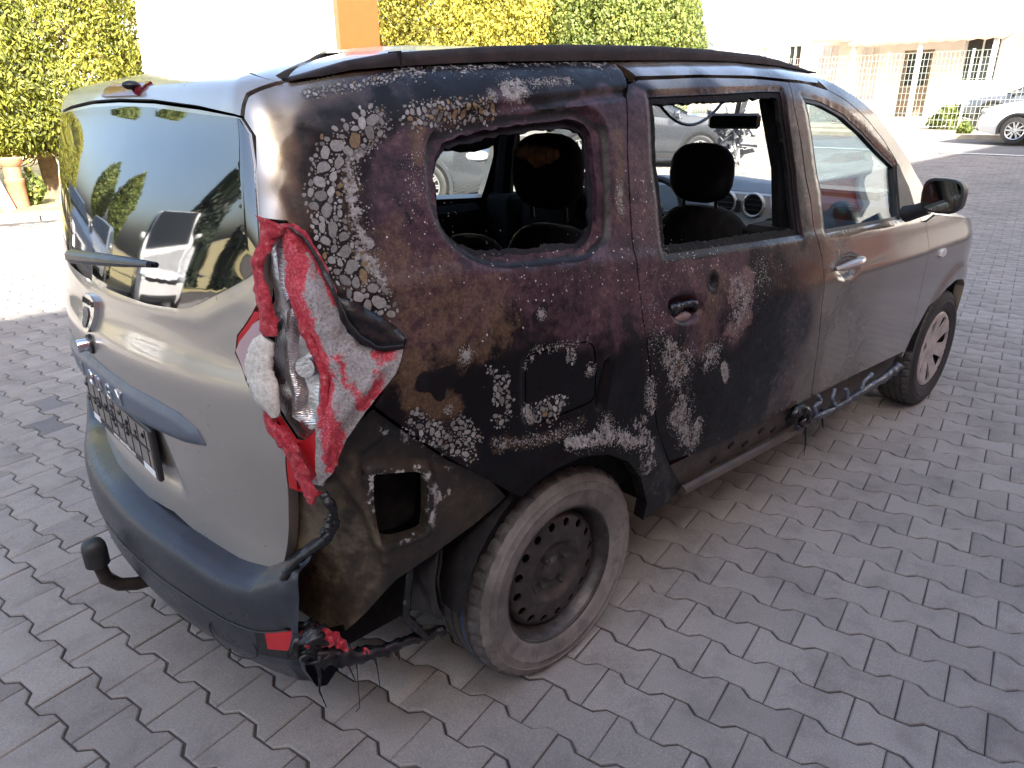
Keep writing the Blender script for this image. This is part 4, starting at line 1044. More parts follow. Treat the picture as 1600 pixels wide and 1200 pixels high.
panel('lamp_bucket', inset(TR['lamp'], .003), M_mirror, lamp, [], .02, .01, off=-.026, extra=lambda UV: (vnoise(UV, 14, 3, 2) - .5) * .02)
panel('reflector_bowl', inset(TR['bowl'], -.012), M_prism, lamp, [], .008, .006, off=-.012, extra=lambda UV: -.035 * sst(0, .035, sdist(UV, np.array(TR['bowl']))), sharp=80)
c0 = np.array(TR['bowl']).mean(0); p0 = S(*c0); n0 = SN(*c0)
MB().tube([p0 - n0 * .05 + [0, 0, .012], p0 - n0 * .002 + [0, 0, .012]], [.021, .019], 16).build('bulb_holder', M_mirror, lamp, True)
panel('ribbed_reflector', inset(TR['ribs'], -.004), M_prism, lamp, [], .006, .006, off=-.010, extra=None)
panel('lens_edge', inset(TR['lens'], -.003), M_lens, lamp, [], .012, .010, off=.004)
panel('lens_rim', inset(np.array(LP[13:22] + [[a + .022, b] for a, b in LP[13:22][::-1]]), .0), M_red, lamp, [], .012, .012, off=.001)
panel('lower_lens', inset(TR['lowlens'], -.004), M_red, lamp, [], .02, .012, off=-.012)
def blob(name, tr, rads, off, mat, parent, seed, flat=(1, .62), n=14, amp=.5):
    L = np.array(tr); L = np.stack([np.interp(np.linspace(0, len(L) - 1, 40), np.arange(len(L)), L[:, k]) for k in (0, 1)], 1)
    k_ = np.array([.25, .5, .25])
    for k in (0, 1): L[1:-1, k] = np.convolve(L[:, k], k_, 'valid')
    o_ = np.interp(np.linspace(0, 1, 40), np.linspace(0, 1, len(off)), off)
    Q = S(L[:, 0], L[:, 1]) + SN(L[:, 0], L[:, 1]) * o_[:, None]
    rr_ = np.interp(np.linspace(0, 1, 40), np.linspace(0, 1, len(rads)), rads)
    mb = MB().tube(Q, rr_, n, True)
    V = mb.V[0]; cen = np.repeat(Q, n, 0); nn = np.repeat(SN(L[:, 0], L[:, 1]), n, 0)
    d = V - cen
    d = d - nn * (d * nn).sum(1)[:, None] * (1 - flat[1])
    f = 1 + amp * 2 * (vnoise(V, 55, seed, 3) - .5) + amp * (vnoise(V, 160, seed + 3, 2) - .5)
    mb.V[0] = cen + d * f[:, None]
    return mb.build(name, mat, parent, True, sharp=80)
blob('melted_lens', TR['drip1'], [.026, .013, .013, .014, .017, .018, .016], [.012, .014, .022, .020, .018, .020, .018], M_redmelt, lamp, 1, flat=(1, .42), amp=.55)
blob('melted_foam', TR['dripw'], [.018, .029, .034, .033, .027, .012], [.020, .024, .026, .028, .024, .018], M_foam, lamp, 2, flat=(1, .38), amp=.2)
blob('melted_lens', TR['drip2'], [.012, .015, .020, .015, .015, .014, .007], [.006, .014, .016, .012, .012, .014, .016], M_redmelt, lamp, 3, flat=(1, .42), amp=.6)
blob('melted_edge', TR['red1'], [.005, .008, .010, .009, .008, .007, .006, .004], [.008, .006, .004, .004, .004, .006, .006, .006], M_redmelt, lamp, 5, flat=(1, .5), amp=1.1, n=12)
blob('red_edge', TR['edgered'], [.007, .006, .007, .006, .003], [.004] * 5, M_redmelt, lamp, 6, amp=.7, n=8)
blob('burnt_seal', TR['seal'], [.002, .004, .004, .005, .006, .006, .005, .003], [.010, .010, .010, .012, .012, .012, .010, .006], M_melt, lamp, 7, amp=.8, n=8)
panel('curled_flap', inset(TR['flap'], -.004), M_melt, lamp, [], .010, .012, off=.004, extra=lambda UV: .010 * sst(0, .02, sdist(UV, np.array(TR['flap']))) - .012 * sst(.012, .03, sdist(UV, np.array(TR['flap']))) + (vnoise(UV, 40, 4, 2) - .5) * .01, sharp=80)

# bare corner structure below the lamp
M_inner, nt, b = nodes('scorched_inner_panel')
co = objco(nt)
at = N(nt, 'ShaderNodeAttribute', attribute_name='red')
n1 = noise(nt, 7, 8, .65, co); n2 = noise(nt, 45, 9, .7, co)
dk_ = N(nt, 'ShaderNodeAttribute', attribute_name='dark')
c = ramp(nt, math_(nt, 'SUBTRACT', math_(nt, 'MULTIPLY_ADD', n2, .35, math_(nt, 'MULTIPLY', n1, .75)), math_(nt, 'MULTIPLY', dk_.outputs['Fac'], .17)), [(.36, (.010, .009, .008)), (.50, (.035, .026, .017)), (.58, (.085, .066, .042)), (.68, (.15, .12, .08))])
am = ramp(nt, math_(nt, 'ADD', at.outputs['Fac'], math_(nt, 'MULTIPLY', math_(nt, 'SUBTRACT', n2, .5), 1.3)), [(.5, (0, 0, 0)), (.58, (1, 1, 1))])
am = math_(nt, 'MULTIPLY', am, ramp(nt, at.outputs['Fac'], [(.05, (0, 0, 0)), (.2, (1, 1, 1))]))
c = mix(nt, am, c, ramp(nt, noise(nt, 160, 5, .7, co), [(.3, (.18, .17, .16)), (.6, (.42, .41, .40))]))
nt.links.new(c, b.inputs['Base Color']); b.inputs['Roughness'].default_value = .42
bump(nt, b, n2, .4, .003)
HP = smoothpoly(inset(TR['hole'], -.003), 1)
IO = -.035
def iextra(UV):
    h = (vnoise(UV, 9, 6, 3) - .5) * .012
    h += .016 * sst(.03, .0, dline(UV, np.array([[-.66, .84], [-.60, .74], [-.57, .60]])))
    h -= .014 * sst(.0, .03, sdist(UV, np.array([[-.60, .86], [-.50, .90], [-.42, .82], [-.43, .66], [-.60, .66]])))
    h += .012 * sst(.025, .01, dline(UV, HP, True))
    return h
pi = [[-.90, .44], [-.90, .86], [-.79, .86]] + TR['inner'][1:6] + [[-.27, .70]] + TR['inner'][6:11] + [[-.72, .43], [-.80, .40]]
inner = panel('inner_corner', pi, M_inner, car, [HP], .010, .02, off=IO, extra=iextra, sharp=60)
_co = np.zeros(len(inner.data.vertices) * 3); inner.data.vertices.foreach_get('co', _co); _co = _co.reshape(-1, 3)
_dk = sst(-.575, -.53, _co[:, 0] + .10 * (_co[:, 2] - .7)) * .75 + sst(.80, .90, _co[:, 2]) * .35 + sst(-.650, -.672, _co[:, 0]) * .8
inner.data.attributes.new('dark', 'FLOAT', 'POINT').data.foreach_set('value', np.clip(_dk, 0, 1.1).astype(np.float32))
hq = np.r_[HP, HP[:1]]
red_attr(inner, [([[a, b_] for a, b_ in hq], .022, .52), ([HP[5].tolist(), [HP[5][0] + .02, HP[5][1] - .06], [HP[8][0] + .01, HP[8][1]]], .024, .55), ([[-.40, .80], [-.36, .75], [-.38, .70]], .014, .45), ([[-.52, .90], [-.46, .87], [-.42, .84]], .018, .5)], IO)
panel('hole_back', inset(HP, -.03), M_char, inner, [], .03, .01, off=-.12)
# rear floor, valance, chassis darks
mb = MB()
mb.box((-.50, -.60, .34), (3.3, .60, .38))
mb.build('floor_pan', M_char, car)
MB().box((-.66, -.56, .40), (-.58, .74, .62)).build('rear_crossmember', M_char, car)
MB().box((2.45, -.72, .30), (2.50, .72, .96)).build('bulkhead', M_char, car)
for sgn in (-1, 1):
    for X in (0.0, 2.81):
        mb = MB(); n_ = 20
        V = []
        for i in range(n_ + 1):
            t = math.pi * (.06 + .88 * i / n_)
            for yy in (.56, .845):
                V.append((X + .375 * math.cos(t), sgn * (min(yy, .74) if X > 1 and math.cos(t) > .55 else yy), .31 + .375 * math.sin(t)))
        F = [(2 * i, 2 * i + 1, 2 * i + 3, 2 * i + 2) for i in range(n_)]
        V += [(X + .375 * math.cos(math.pi * (.06 + .88 * i / n_)), sgn * .56, .31 + .375 * math.sin(math.pi * (.06 + .88 * i / n_))) for i in range(n_ + 1)]
        F.append(tuple(range(2 * n_ + 2, 3 * n_ + 3)))
        mb.add(V, F).build('wheel_well', M_char, car, False)
# scorched splash shield behind the rear wheel and the melted strip below it
pts = []
for z_ in np.linspace(.60, .37, 10):
    for t in np.linspace(0, 1, 7):
        pts.append((-.375 - .10 * (.58 - z_) + .03 * math.sin(9 * z_) - .02 * t, -.815 + (.09 + .12 * (.58 - z_)) * t, z_ - .02 * t))
P_ = np.array(pts); P_[:, 0] += (vnoise(P_, 14, 4, 2) - .5) * .04
F = [(i * 7 + j, i * 7 + j + 1, (i + 1) * 7 + j + 1, (i + 1) * 7 + j) for i in range(9) for j in range(6)]
Q_ = P_ + [.012, 0, 0]
mesh_from('splash_shield', np.r_[P_, Q_], F + [tuple(x + 70 for x in f[::-1]) for f in F], simple('scorched_liner', (.03, .03, .031), .35, var=.5, scale=14, bmp=.4, bscale=50), car, True)

def strand(name, pts, rads, mat, parent, seed, amp=.6, n=9, k=40):
    pts = np.array(pts, float); rads = np.array(rads, float)
    t = np.linspace(0, len(pts) - 1, k)
    Q = np.stack([np.interp(t, np.arange(len(pts)), pts[:, i]) for i in range(3)], 1)
    for _ in range(2): Q[1:-1] = (Q[:-2] + 2 * Q[1:-1] + Q[2:]) / 4
    rr_ = np.interp(t, np.linspace(0, len(pts) - 1, len(rads)), rads)
    mb = MB().tube(Q, rr_, n)
    cen = np.repeat(Q, n, 0); V = mb.V[0]
    f = 1 + amp * 2 * (vnoise(V, 60, seed, 3) - .5) + amp * (vnoise(V, 190, seed + 2, 2) - .5)
    mb.V[0] = cen + (V - cen) * f[:, None]
    return mb.build(name, mat, parent, True, sharp=80)
strand('melted_strip', [[-0.724, -0.715, 0.442], [-0.699, -0.735, 0.431], [-0.67, -0.76, 0.407], [-0.606, -0.78, 0.369], [-0.544, -0.785, 0.352], [-0.453, -0.78, 0.326], [-0.367, -0.77, 0.295]], [0.03, 0.034, 0.026, 0.016, 0.012, 0.016, 0.012], M_melt, bumper, 11, 0.9, 10, 60)
strand('melted_strip', [[-0.71, -0.73, 0.468], [-0.679, -0.76, 0.46], [-0.646, -0.775, 0.425], [-0.614, -0.78, 0.379]], [0.01, 0.014, 0.011, 0.005], M_redmelt, bumper, 12, 1.3, 9, 50)
strand('melted_strip', [[-0.702, -0.735, 0.483], [-0.694, -0.765, 0.456], [-0.709, -0.765, 0.422]], [0.018, 0.022, 0.01], M_melt, bumper, 13, 1.0, 9, 40)
strand('melted_strip', [[-0.696, -0.735, 0.48], [-0.703, -0.765, 0.461], [-0.711, -0.766, 0.436]], [0.007, 0.009, 0.006], M_redmelt, bumper, 25, 1.2, 8, 24)
strand('melted_strip', [[-0.718, -0.73, 0.473], [-0.674, -0.75, 0.459], [-0.637, -0.76, 0.419]], [0.01, 0.014, 0.01], M_melt, bumper, 26, 1.2, 8, 30)
strand('melted_strip', [[-0.652, -0.77, 0.451], [-0.643, -0.775, 0.418]], [0.008, 0.007], M_redmelt, bumper, 27, 1.0, 8, 20)
strand('melted_strip', [[-0.599, -0.785, 0.38], [-0.581, -0.79, 0.362]], [0.009, 0.006], M_redmelt, bumper, 14, 0.6, 9, 40)
strand('melted_strip', [[-0.692, -0.735, 0.461], [-0.689, -0.745, 0.432], [-0.689, -0.75, 0.405], [-0.687, -0.755, 0.39]], [0.02, 0.03, 0.03, 0.014], M_melt, bumper, 30, 0.9, 10, 30)
strand('melted_drip', [[-0.697, -0.76, 0.412], [-0.691, -0.76, 0.356], [-0.696, -0.758, 0.314], [-0.683, -0.755, 0.258]], [0.008, 0.004, 0.002, 0.001], M_melt, bumper, 15, 0.4, 6, 40)
strand('melted_drip', [[-0.613, -0.78, 0.382], [-0.613, -0.78, 0.329], [-0.613, -0.775, 0.224], [-0.624, -0.775, 0.218]], [0.004, 0.0012, 0.0011, 0.0012], M_melt, bumper, 16, 0.3, 5, 40)
strand('melted_drip', [[-0.57, -0.785, 0.35], [-0.565, -0.785, 0.31], [-0.56, -0.78, 0.248]], [0.004, 0.0012, 0.001], M_melt, bumper, 17, 0.3, 5, 40)
strand('melted_drip', [[-0.65, -0.775, 0.384], [-0.629, -0.775, 0.35], [-0.616, -0.775, 0.3]], [0.004, 0.002, 0.001], M_melt, bumper, 18, 0.3, 5, 40)
strand('melted_drip', [[-0.51, -0.785, 0.337], [-0.506, -0.785, 0.301]], [0.005, 0.002], M_melt, bumper, 19, 0.3, 5, 40)
strand('melted_strip', [[-0.712, -0.7, 0.582], [-0.698, -0.73, 0.634], [-0.68, -0.765, 0.667], [-0.659, -0.79, 0.695], [-0.638, -0.8, 0.724], [-0.638, -0.8, 0.756], [-0.647, -0.8, 0.781], [-0.651, -0.79, 0.8]], [0.012, 0.01, 0.008, 0.01, 0.009, 0.007, 0.012, 0.008], M_melt, bumper, 20, 0.5, 9, 60)
strand('melted_strip', [[-0.641, -0.8, 0.757], [-0.65, -0.79, 0.72], [-0.666, -0.785, 0.706]], [0.006, 0.014, 0.006], M_melt, bumper, 21, 0.8, 9, 40)
strand('melted_strip', [[-0.471, -0.8, 0.556], [-0.483, -0.8, 0.477], [-0.494, -0.8, 0.422], [-0.433, -0.79, 0.326]], [0.01, 0.01, 0.012, 0.01], M_melt, bumper, 22, 0.5, 9, 40)
strand('melted_skirt', [[1.229, -0.87, 0.37], [1.35, -0.885, 0.38], [1.548, -0.885, 0.367], [1.757, -0.885, 0.373], [2.04, -0.88, 0.366], [2.186, -0.87, 0.376]], [.012,.016,.013,.016,.018,.02], M_bumper, sl, 31, .5, 9, 60)
strand('melted_skirt', [[1.348, -0.885, 0.386], [1.317, -0.885, 0.435], [1.386, -0.88, 0.432], [1.364, -0.875, 0.465]], [.010,.007,.009,.005][:4], M_trim, sl, 40, .6, 8, 24)
strand('melted_skirt', [[1.518, -0.885, 0.371], [1.47, -0.885, 0.425], [1.506, -0.875, 0.45]], [.010,.007,.009,.005][:3], M_trim, sl, 41, .6, 8, 24)
strand('melted_skirt', [[1.757, -0.885, 0.373], [1.772, -0.885, 0.415], [1.873, -0.875, 0.417]], [.010,.007,.009,.005][:3], M_trim, sl, 42, .6, 8, 24)
strand('melted_skirt', [[1.635, -0.885, 0.37], [1.609, -0.88, 0.424]], [.010,.007,.009,.005][:2], M_trim, sl, 43, .6, 8, 24)
strand('melted_skirt', [[1.161, -0.87, 0.438], [1.222, -0.875, 0.447], [1.285, -0.88, 0.404], [1.23, -0.88, 0.384]], [.012,.022,.02,.012], M_melt, sl, 50, .9, 9, 30)
strand('melted_drip', [[1.295, -0.87, 0.371], [1.328, -0.87, 0.279], [1.331, -0.87, 0.218]], [.006,.003,.001][:3], M_melt, sl, 60, .4, 5, 20)
strand('melted_drip', [[1.398, -0.88, 0.396], [1.444, -0.88, 0.306]], [.006,.003,.001][:2], M_melt, sl, 61, .4, 5, 20)


# ------------------------------------------------------------------ wheels
def tyre_mb(cx, cy, cz, sgn=-1, R0=.307):
    w = .092
    prof = [(.190, -.070), (.197, -.080), (.203, -.0855), (.215, -.089), (.232, -.092), (.246, -.0935), (.250, -.0955), (.254, -.0935), (.270, -.0925), (.273, -.0940), (.276, -.0915), (.284, -.0895), (.294, -.083), (R0 - .006, -.076), (R0 - .002, -.066), (R0, -.052)]
    for g_ in (-.045, -.015, .015, .045):
        prof += [(R0, g_ - .005), (R0 - .007, g_ - .003), (R0 - .007, g_ + .003), (R0, g_ + .005)]
    prof += [(r_, -a_) for r_, a_ in reversed(prof[:16])]
    n = 168
    pr = np.array(prof); k = len(pr)
    V = np.zeros((n, k, 3))
    for j in range(n):
        t = 2 * math.pi * j / n
        r_ = pr[:, 0].copy()
        cut = (j % 4 == 0)
        if cut: r_[12:16] -= np.array([.003, .006, .007, .006]); r_[-16:-12] -= np.array([.005, .006, .005, .002])
        V[j, :, 0] = cx + r_ * math.cos(t); V[j, :, 2] = cz + r_ * math.sin(t); V[j, :, 1] = cy + pr[:, 1] * (1 if sgn < 0 else -1)
    F = [(j * k + i, j * k + i + 1, ((j + 1) % n) * k + i + 1, ((j + 1) % n) * k + i) for j in range(n) for i in range(k - 1)]
    if sgn > 0: F = [f[::-1] for f in F]
    fm = [1 if (i < 12) else 0 for j in range(n) for i in range(k - 1)]
    V = V.reshape(-1, 3)
    # the tyre is pressed flat where it stands
    V[:, 2] = np.where(V[:, 2] < .004, .004 + (V[:, 2] - .004) * .1, V[:, 2])
    return V, F, fm
M_tread = simple('tyre_tread', (.055, .052, .050), .75, var=.4, scale=30, bmp=.2, bscale=150, dirt=((.12, .11, .10), .6))
M_side_d = simple('dusty_tyre_wall', (.142, .130, .121), .85, var=.45, scale=7, bmp=.25, bscale=120, dirt=((.068, .061, .057), .8))
M_side = simple('tyre_wall', (.022, .021, .021), .65, var=.35, scale=12, bmp=.15, bscale=150)
M_steel = simple('sooty_steel', (.040, .034, .032), .38, .35, var=.5, scale=14, bmp=.25, bscale=90, dirt=((.11, .088, .075), .5))
M_cap = simple('dusty_silver_plastic', (.48, .42, .39), .34, .35, var=.2, scale=16, dirt=((.2, .15, .125), .4))
def circ2(r_, n, c=(0, 0)): 
    t = np.linspace(0, 2 * math.pi, n, endpoint=False); return np.stack([c[0] + r_ * np.cos(t), c[1] + r_ * np.sin(t)], 1)
def disc(outer, holes, fy, sp, cx, cy, cz, th=.006):
    V2, F, B = triangulate(outer, holes, sp)
    r_ = np.hypot(V2[:, 0], V2[:, 1])
    y_ = fy(r_, V2)
    O = np.stack([cx + V2[:, 0], cy + y_, cz + V2[:, 1]], 1); I = O + [0, th, 0]
    k = len(O)
    return np.r_[O, I], [tuple(f) for f in F.tolist()] + [(a, a + k, b_ + k, b_) for a, b_ in B] + [tuple(x + k for x in f[::-1]) for f in F.tolist()]
def wheel(cx, cy, cz, kind):
    w = empty('wheel', (0, 0, 0), parent=car)
    w['label'] = {'steel': 'sooty steel wheel without a cap'}.get(kind, 'wheel with silver cap')
    V, F, fm = tyre_mb(cx, cy, cz)
    t_ = mesh_from('tyre', V, F, None, w, True, None, [M_tread, M_side_d if kind == 'steel' else M_side], fm, 30)
    if kind == 'steel':
        MB().lathe([(.3015, -.0325), (.3085, -.031), (.3085, -.029), (.3015, -.0275)], 96, 'y', (cx, cy, cz)).build('blue_line', simple('blue_tyre_mark', (.03, .09, .28), .6), t_, True)
    mb = MB().lathe([(.186, .075), (.188, -.060), (.192, -.078), (.200, -.084), (.2045, -.0835), (.203, -.078)], 72, 'y', (cx, cy, cz))
    mb.lathe([(.203, -.083), (.196, -.082), (.189, -.074), (.184, -.056), (.172, -.030), (.168, .02), (.165, .08), (.10, .082), (0.0, .082)], 72, 'y', (cx, cy, cz))
    if kind == 'steel':
        rim = mb.build('rim', M_steel, w, True)
        hs = [circ2(.0125, 14, (.143 * math.cos(a_), .143 * math.sin(a_))) for a_ in np.arange(16) * 2 * math.pi / 16 + .1]
        fy = lambda r_, V2: np.interp(r_, [0, .03, .034, .068, .078, .095, .12, .160, .170, .176], [-.056, -.056, -.044, -.044, -.050, -.066, -.064, -.054, -.040, -.028])
        V, F = disc(circ2(.176, 72), hs, fy, .009, cx, cy, cz)
        mesh_from('wheel_disc', V, F, M_steel, rim, True, sharp=45)
        for a_ in (.6, 2.17, 3.74, 5.31):
            MB().lathe([(0, -.062), (.008, -.062), (.0095, -.058), (.0095, -.04)], 6, 'y', (cx + .052 * math.cos(a_), cy, cz + .052 * math.sin(a_))).build('wheel_bolt', M_steel, rim)
    else:
        rim = mb.build('rim', M_char, w, True)
        hs = []
        for i in range(7):
            a0 = i * 2 * math.pi / 7 + .2
            q = []
            for r_, da in ((.172, -.21), (.176, 0), (.172, .21), (.12, .16), (.085, .10), (.078, 0), (.085, -.10), (.12, -.16)):
                q.append((r_ * math.cos(a0 + da), r_ * math.sin(a0 + da)))
            hs.append(smoothpoly(q, 2))
        fy = lambda r_, V2: np.interp(r_, [0, .03, .07, .15, .19, .198], [-.078, -.078, -.070, -.084, -.088, -.080])
        V, F = disc(circ2(.198, 72), hs, fy, .012, cx, cy, cz, .010)
        mesh_from('wheel_cap', V, F, M_cap, rim, True, sharp=45)
    return w
w0 = wheel(0.0, -.742, .305, 'steel')
w1 = wheel(2.81, -.745, .305, 'cap')
for w, X in ((w0, 0.0), (w1, 2.81)):
    c_ = copy_tree(w, car); c_.rotation_euler = (0, 0, math.pi); c_.location = (2 * X, 0, 0)
    c_['label'] = 'wheel on the far side'

# ------------------------------------------------------------------ far flank, bonnet, windscreen
LG = dict(sp=.035, mirror=True)
panel('quarter_panel', inset(qp, G), M_silver, car, [QH], relief=[(QREC, .014, .016)], thick=.03, **LG)
panel('rear_door', inset(rd, G), M_silver, car, [RS], thick=.03, **LG)
panel('front_door', inset(fd, G), M_silver, car, [FWN], thick=.03, **LG)
panel('front_pillar', inset(ap, G * .8), M_silver, car, [], thick=.03, **LG)
panel('front_wing', inset(fen, G), M_silver, car, [], thick=.03, extra=nextra, **LG)
panel('sill', inset(sill, .001), M_black, car, [], thick=.04, off=-.01, **LG)
panel('tail_lamp', inset(LP, .003), M_red, car, [], thick=.02, **LG)
panel('rear_corner', inset([[-.95, .40], [-.79, .80], [-.71, .79], [-.544, .968], [-.231, .658], [-.36, .40]], .002), M_bumper, car, [], thick=.03, **LG)
for nm, pl in (('quarter_window', QH), ('rear_door_window', RS), ('front_door_window', FWN)):
    panel(nm, inset(pl, -.006), M_glass_clear, car, [], .06, .005, off=-.020, mirror=True, inner=M_glass_clear)
fw_glass = panel('side_window', inset(FWN, -.006), M_glass_door, fdoor, [], .05, .005, off=-.018, inner=M_glass_door)
# black seals and mirror triangle of the front door
def ring(name, poly, w_, off, mat, parent, th=.01, mirror=False, sp=.02):
    return panel(name, inset(poly, -w_ * .45), mat, parent, [inset(poly, w_ * .55)], sp, th, off=off, mirror=mirror)
ring('window_seal', FWN, .022, -.006, M_black, fdoor)
mt = [TR['fwin'][5], [TR['fwin'][5][0] + .02, TR['fwin'][5][1] + .005], [2.165, 1.165], [2.21, 1.06], TR['fwin'][7], TR['fwin'][6]]
panel('mirror_base', mt, M_black, fdoor, [], .03, .012, off=.004)
rs2 = resample(RS, .012); rs2 = rs2 + (np.stack([vnoise(rs2, 60, 11, 2), vnoise(rs2, 60, 19, 2)], 1) - .5) * .010
rw2 = resample(inset(RS, .020), .012); rw2 = rw2 + (np.stack([vnoise(rw2, 70, 13, 2), vnoise(rw2, 70, 29, 2)], 1) - .5) * .012
M_burntrub = simple('burnt_rubber', (.008, .008, .008), .7, var=.7, scale=60, bmp=.7, bscale=90, spec=.12)
panel('window_seal', inset(rs2, -.006), M_burntrub, rdoor, [rw2], .010, .012, off=-.010)
qs = resample(inset(QH, .014), .012); qs = qs + (np.stack([vnoise(qs, 50, 13, 2), vnoise(qs, 50, 29, 2)], 1) - .5) * .016
panel('window_flange', inset(QH, -.012), simple('sooty_flange', (.011, .011, .014), .5, var=.5, scale=20, bmp=.5, bscale=70, spec=.2), quarter, [qs], .012, .008, off=-.030)
# windscreen
apx = [[1.52, 1.60], [1.70, 1.545], [1.88, 1.475], [2.07, 1.37], [2.24, 1.25], [2.36, 1.14], [2.40, 1.03]]
A_ = S(np.array(apx)[:, 0], np.array(apx)[:, 1])
V, K = [], 13
for i, e in enumerate(A_):
    for j in range(K):
        t = 1 - 2 * j / (K - 1)
        V.append((e[0] + (.06 + .26 * i / 6) * (1 - t * t), e[1] * t, e[2] + .035 * (1 - t * t) * (1 - i / 8)))
F = [(i * K + j, (i + 1) * K + j, (i + 1) * K + j + 1, i * K + j + 1) for i in range(6) for j in range(K - 1)]
mesh_from('windscreen', V, F, M_glass_clear, car, True)
hd = [V[-K + j] for j in range(K)]
nose = []
for j in range(K):
    t = 1 - 2 * j / (K - 1)
    nose.append(t)
fe = np.array([[2.42, 1.028], [2.6, 1.005], [2.9, .965], [3.2, .915], [3.46, .86]])
FE = S(fe[:, 0], fe[:, 1])
V2_ = []
rows = [np.array(hd)] + [np.array([(e[0] + (.10 + .05 * i) * (1 - t * t) * (1 if i < 4 else 1.2), e[1] * t, e[2] + .075 * (1 - t ** 4) * (1 - .12 * i)) for t in nose]) for i, e in enumerate(FE)]
V2_ = np.concatenate(rows)
F = [(i * K + j, (i + 1) * K + j, (i + 1) * K + j + 1, i * K + j + 1) for i in range(len(rows) - 1) for j in range(K - 1)]
mesh_from('bonnet', np.r_[V2_, V2_ - [0, 0, .02]], F + [tuple(x + len(V2_) for x in f[::-1]) for f in F], M_silver, car, True)
# nose
V = []
top = rows[-1]
for f_, z_ in ((0, None), (.05, .78), (.07, .60), (.06, .42), (.0, .26)):
    for j in range(K):
        t = nose[j]
        e = S(np.array([3.49]), np.array([z_ if z_ else .80]))[0]
        V.append(tuple(top[j]) if z_ is None else (e[0] + .16 * (1 - t * t) + f_, e[1] * t, z_))
F = [(i * K + j, (i + 1) * K + j, (i + 1) * K + j + 1, i * K + j + 1) for i in range(4) for j in range(K - 1)]
mesh_from('front_bumper', V, F, M_silver, car, True)
MB().box((3.60, -.40, .50), (3.70, .40, .66), bev=.02).build('grille', M_black, car)

# roof rails
def rail(sgn, par):
    xs = np.array([-.535, -.51, -.47, -.40, -.30, -.14, 0, .25, .6, .9, 1.2, 1.35, 1.46, 1.56, 1.62])
    top_z = np.interp(xs, [-.56, -.53, -.47, -.40, -.29, .0, .25, .6, .9, 1.2, 1.4, 1.55, 1.62], [1.530, 1.543, 1.564, 1.582, 1.601, 1.626, 1.640, 1.652, 1.655, 1.650, 1.636, 1.612, 1.590])
    yy = np.interp(xs, [-.56, -.3, .3, .9, 1.6], [.592, .580, .568, .562, .550])
    _u, _v2 = np.meshgrid(np.linspace(-.95, 1.8, 220), np.linspace(1.5, 1.78, 70), indexing='ij')
    _g = S(_u, _v2).reshape(-1, 3)
    surf = np.array([_g[np.argmin((_g[:, 0] - x_) ** 2 + (_g[:, 1] + y_) ** 2), 2] for x_, y_ in zip(xs, yy)])
    base_z = surf - .002
    top_z = np.maximum(top_z, base_z + .006)
    _unused = np.minimum(np.interp(xs, [-.56, -.3, 0, .35, 1.0, 1.3, 1.62], [1.528, 1.548, 1.556, 1.562, 1.582, 1.578, 1.55]), top_z - .004)
    V = []
    sec = [(-.022, 0), (-.021, .5), (-.016, .88), (-.008, 1.0), (.008, 1.0), (.016, .88), (.020, .5), (.021, 0)]
    for i in range(len(xs)):
        for a_, h_ in sec: V.append((xs[i], sgn * yy[i] + a_, base_z[i] + (top_z[i] - base_z[i]) * h_))
    k = len(sec)
    F = [(i * k + j, (i + 1) * k + j, (i + 1) * k + j + 1, i * k + j + 1) for i in range(len(xs) - 1) for j in range(k - 1)]
    F += [tuple(range(k)), tuple((len(xs) - 1) * k + j for j in range(k))[::-1]]
    o = mesh_from('roof_rail', V, F, simple('scorched_rail' if sgn < 0 else 'rail_plastic', (.022, .016, .016), .62, var=.5, scale=10, bmp=.3, bscale=110, dirt=((.07, .045, .04), .4), spec=.22), par, True, sharp=50)
    if sgn < 0:
        MB().box((-.282, -.6015, 1.57), (-.278, -.558, 1.6035)).build('rail_joint', M_char, o)
    return o
rail(-1, car); rail(1, car)
# antenna-like wire is absent; door handles
hc = np.array(TR['fhandle'][:3]).mean(0)
hps = S(np.linspace(1.37, 1.57, 9), np.linspace(.945, .958, 9)) + SN(np.linspace(1.37, 1.57, 9), np.linspace(.945, .958, 9)) * np.array([.0, .020, .030, .034, .036, .034, .030, .020, .0])[:, None]
MB().tube(hps, [.010, .016, .019, .020, .020, .019, .018, .014, .008], 10, flat=(1.0, .75)).build('door_handle', M_silver, fdoor, True)
hq_ = S(np.array([.36, .38, .42, .47, .50]), np.array([.975, .985, .99, .985, .97])) + SN(np.array([.36, .38, .42, .47, .50]), np.array([.975, .985, .99, .985, .97])) * np.array([-.02, -.006, -.008, -.008, -.02])[:, None]
strand('burnt_handle', hq_, [.012, .018, .008, .012, .016], M_melt, rdoor, 3)
q = S(.43, .953) + SN(.43, .953) * -.016
MB().ball(q, (.040, .014, .016), 12, 8).build('handle_pivot', simple('rosy_primer', (.16, .105, .10), .5, var=.4, scale=40, bmp=.3), rdoor, True)
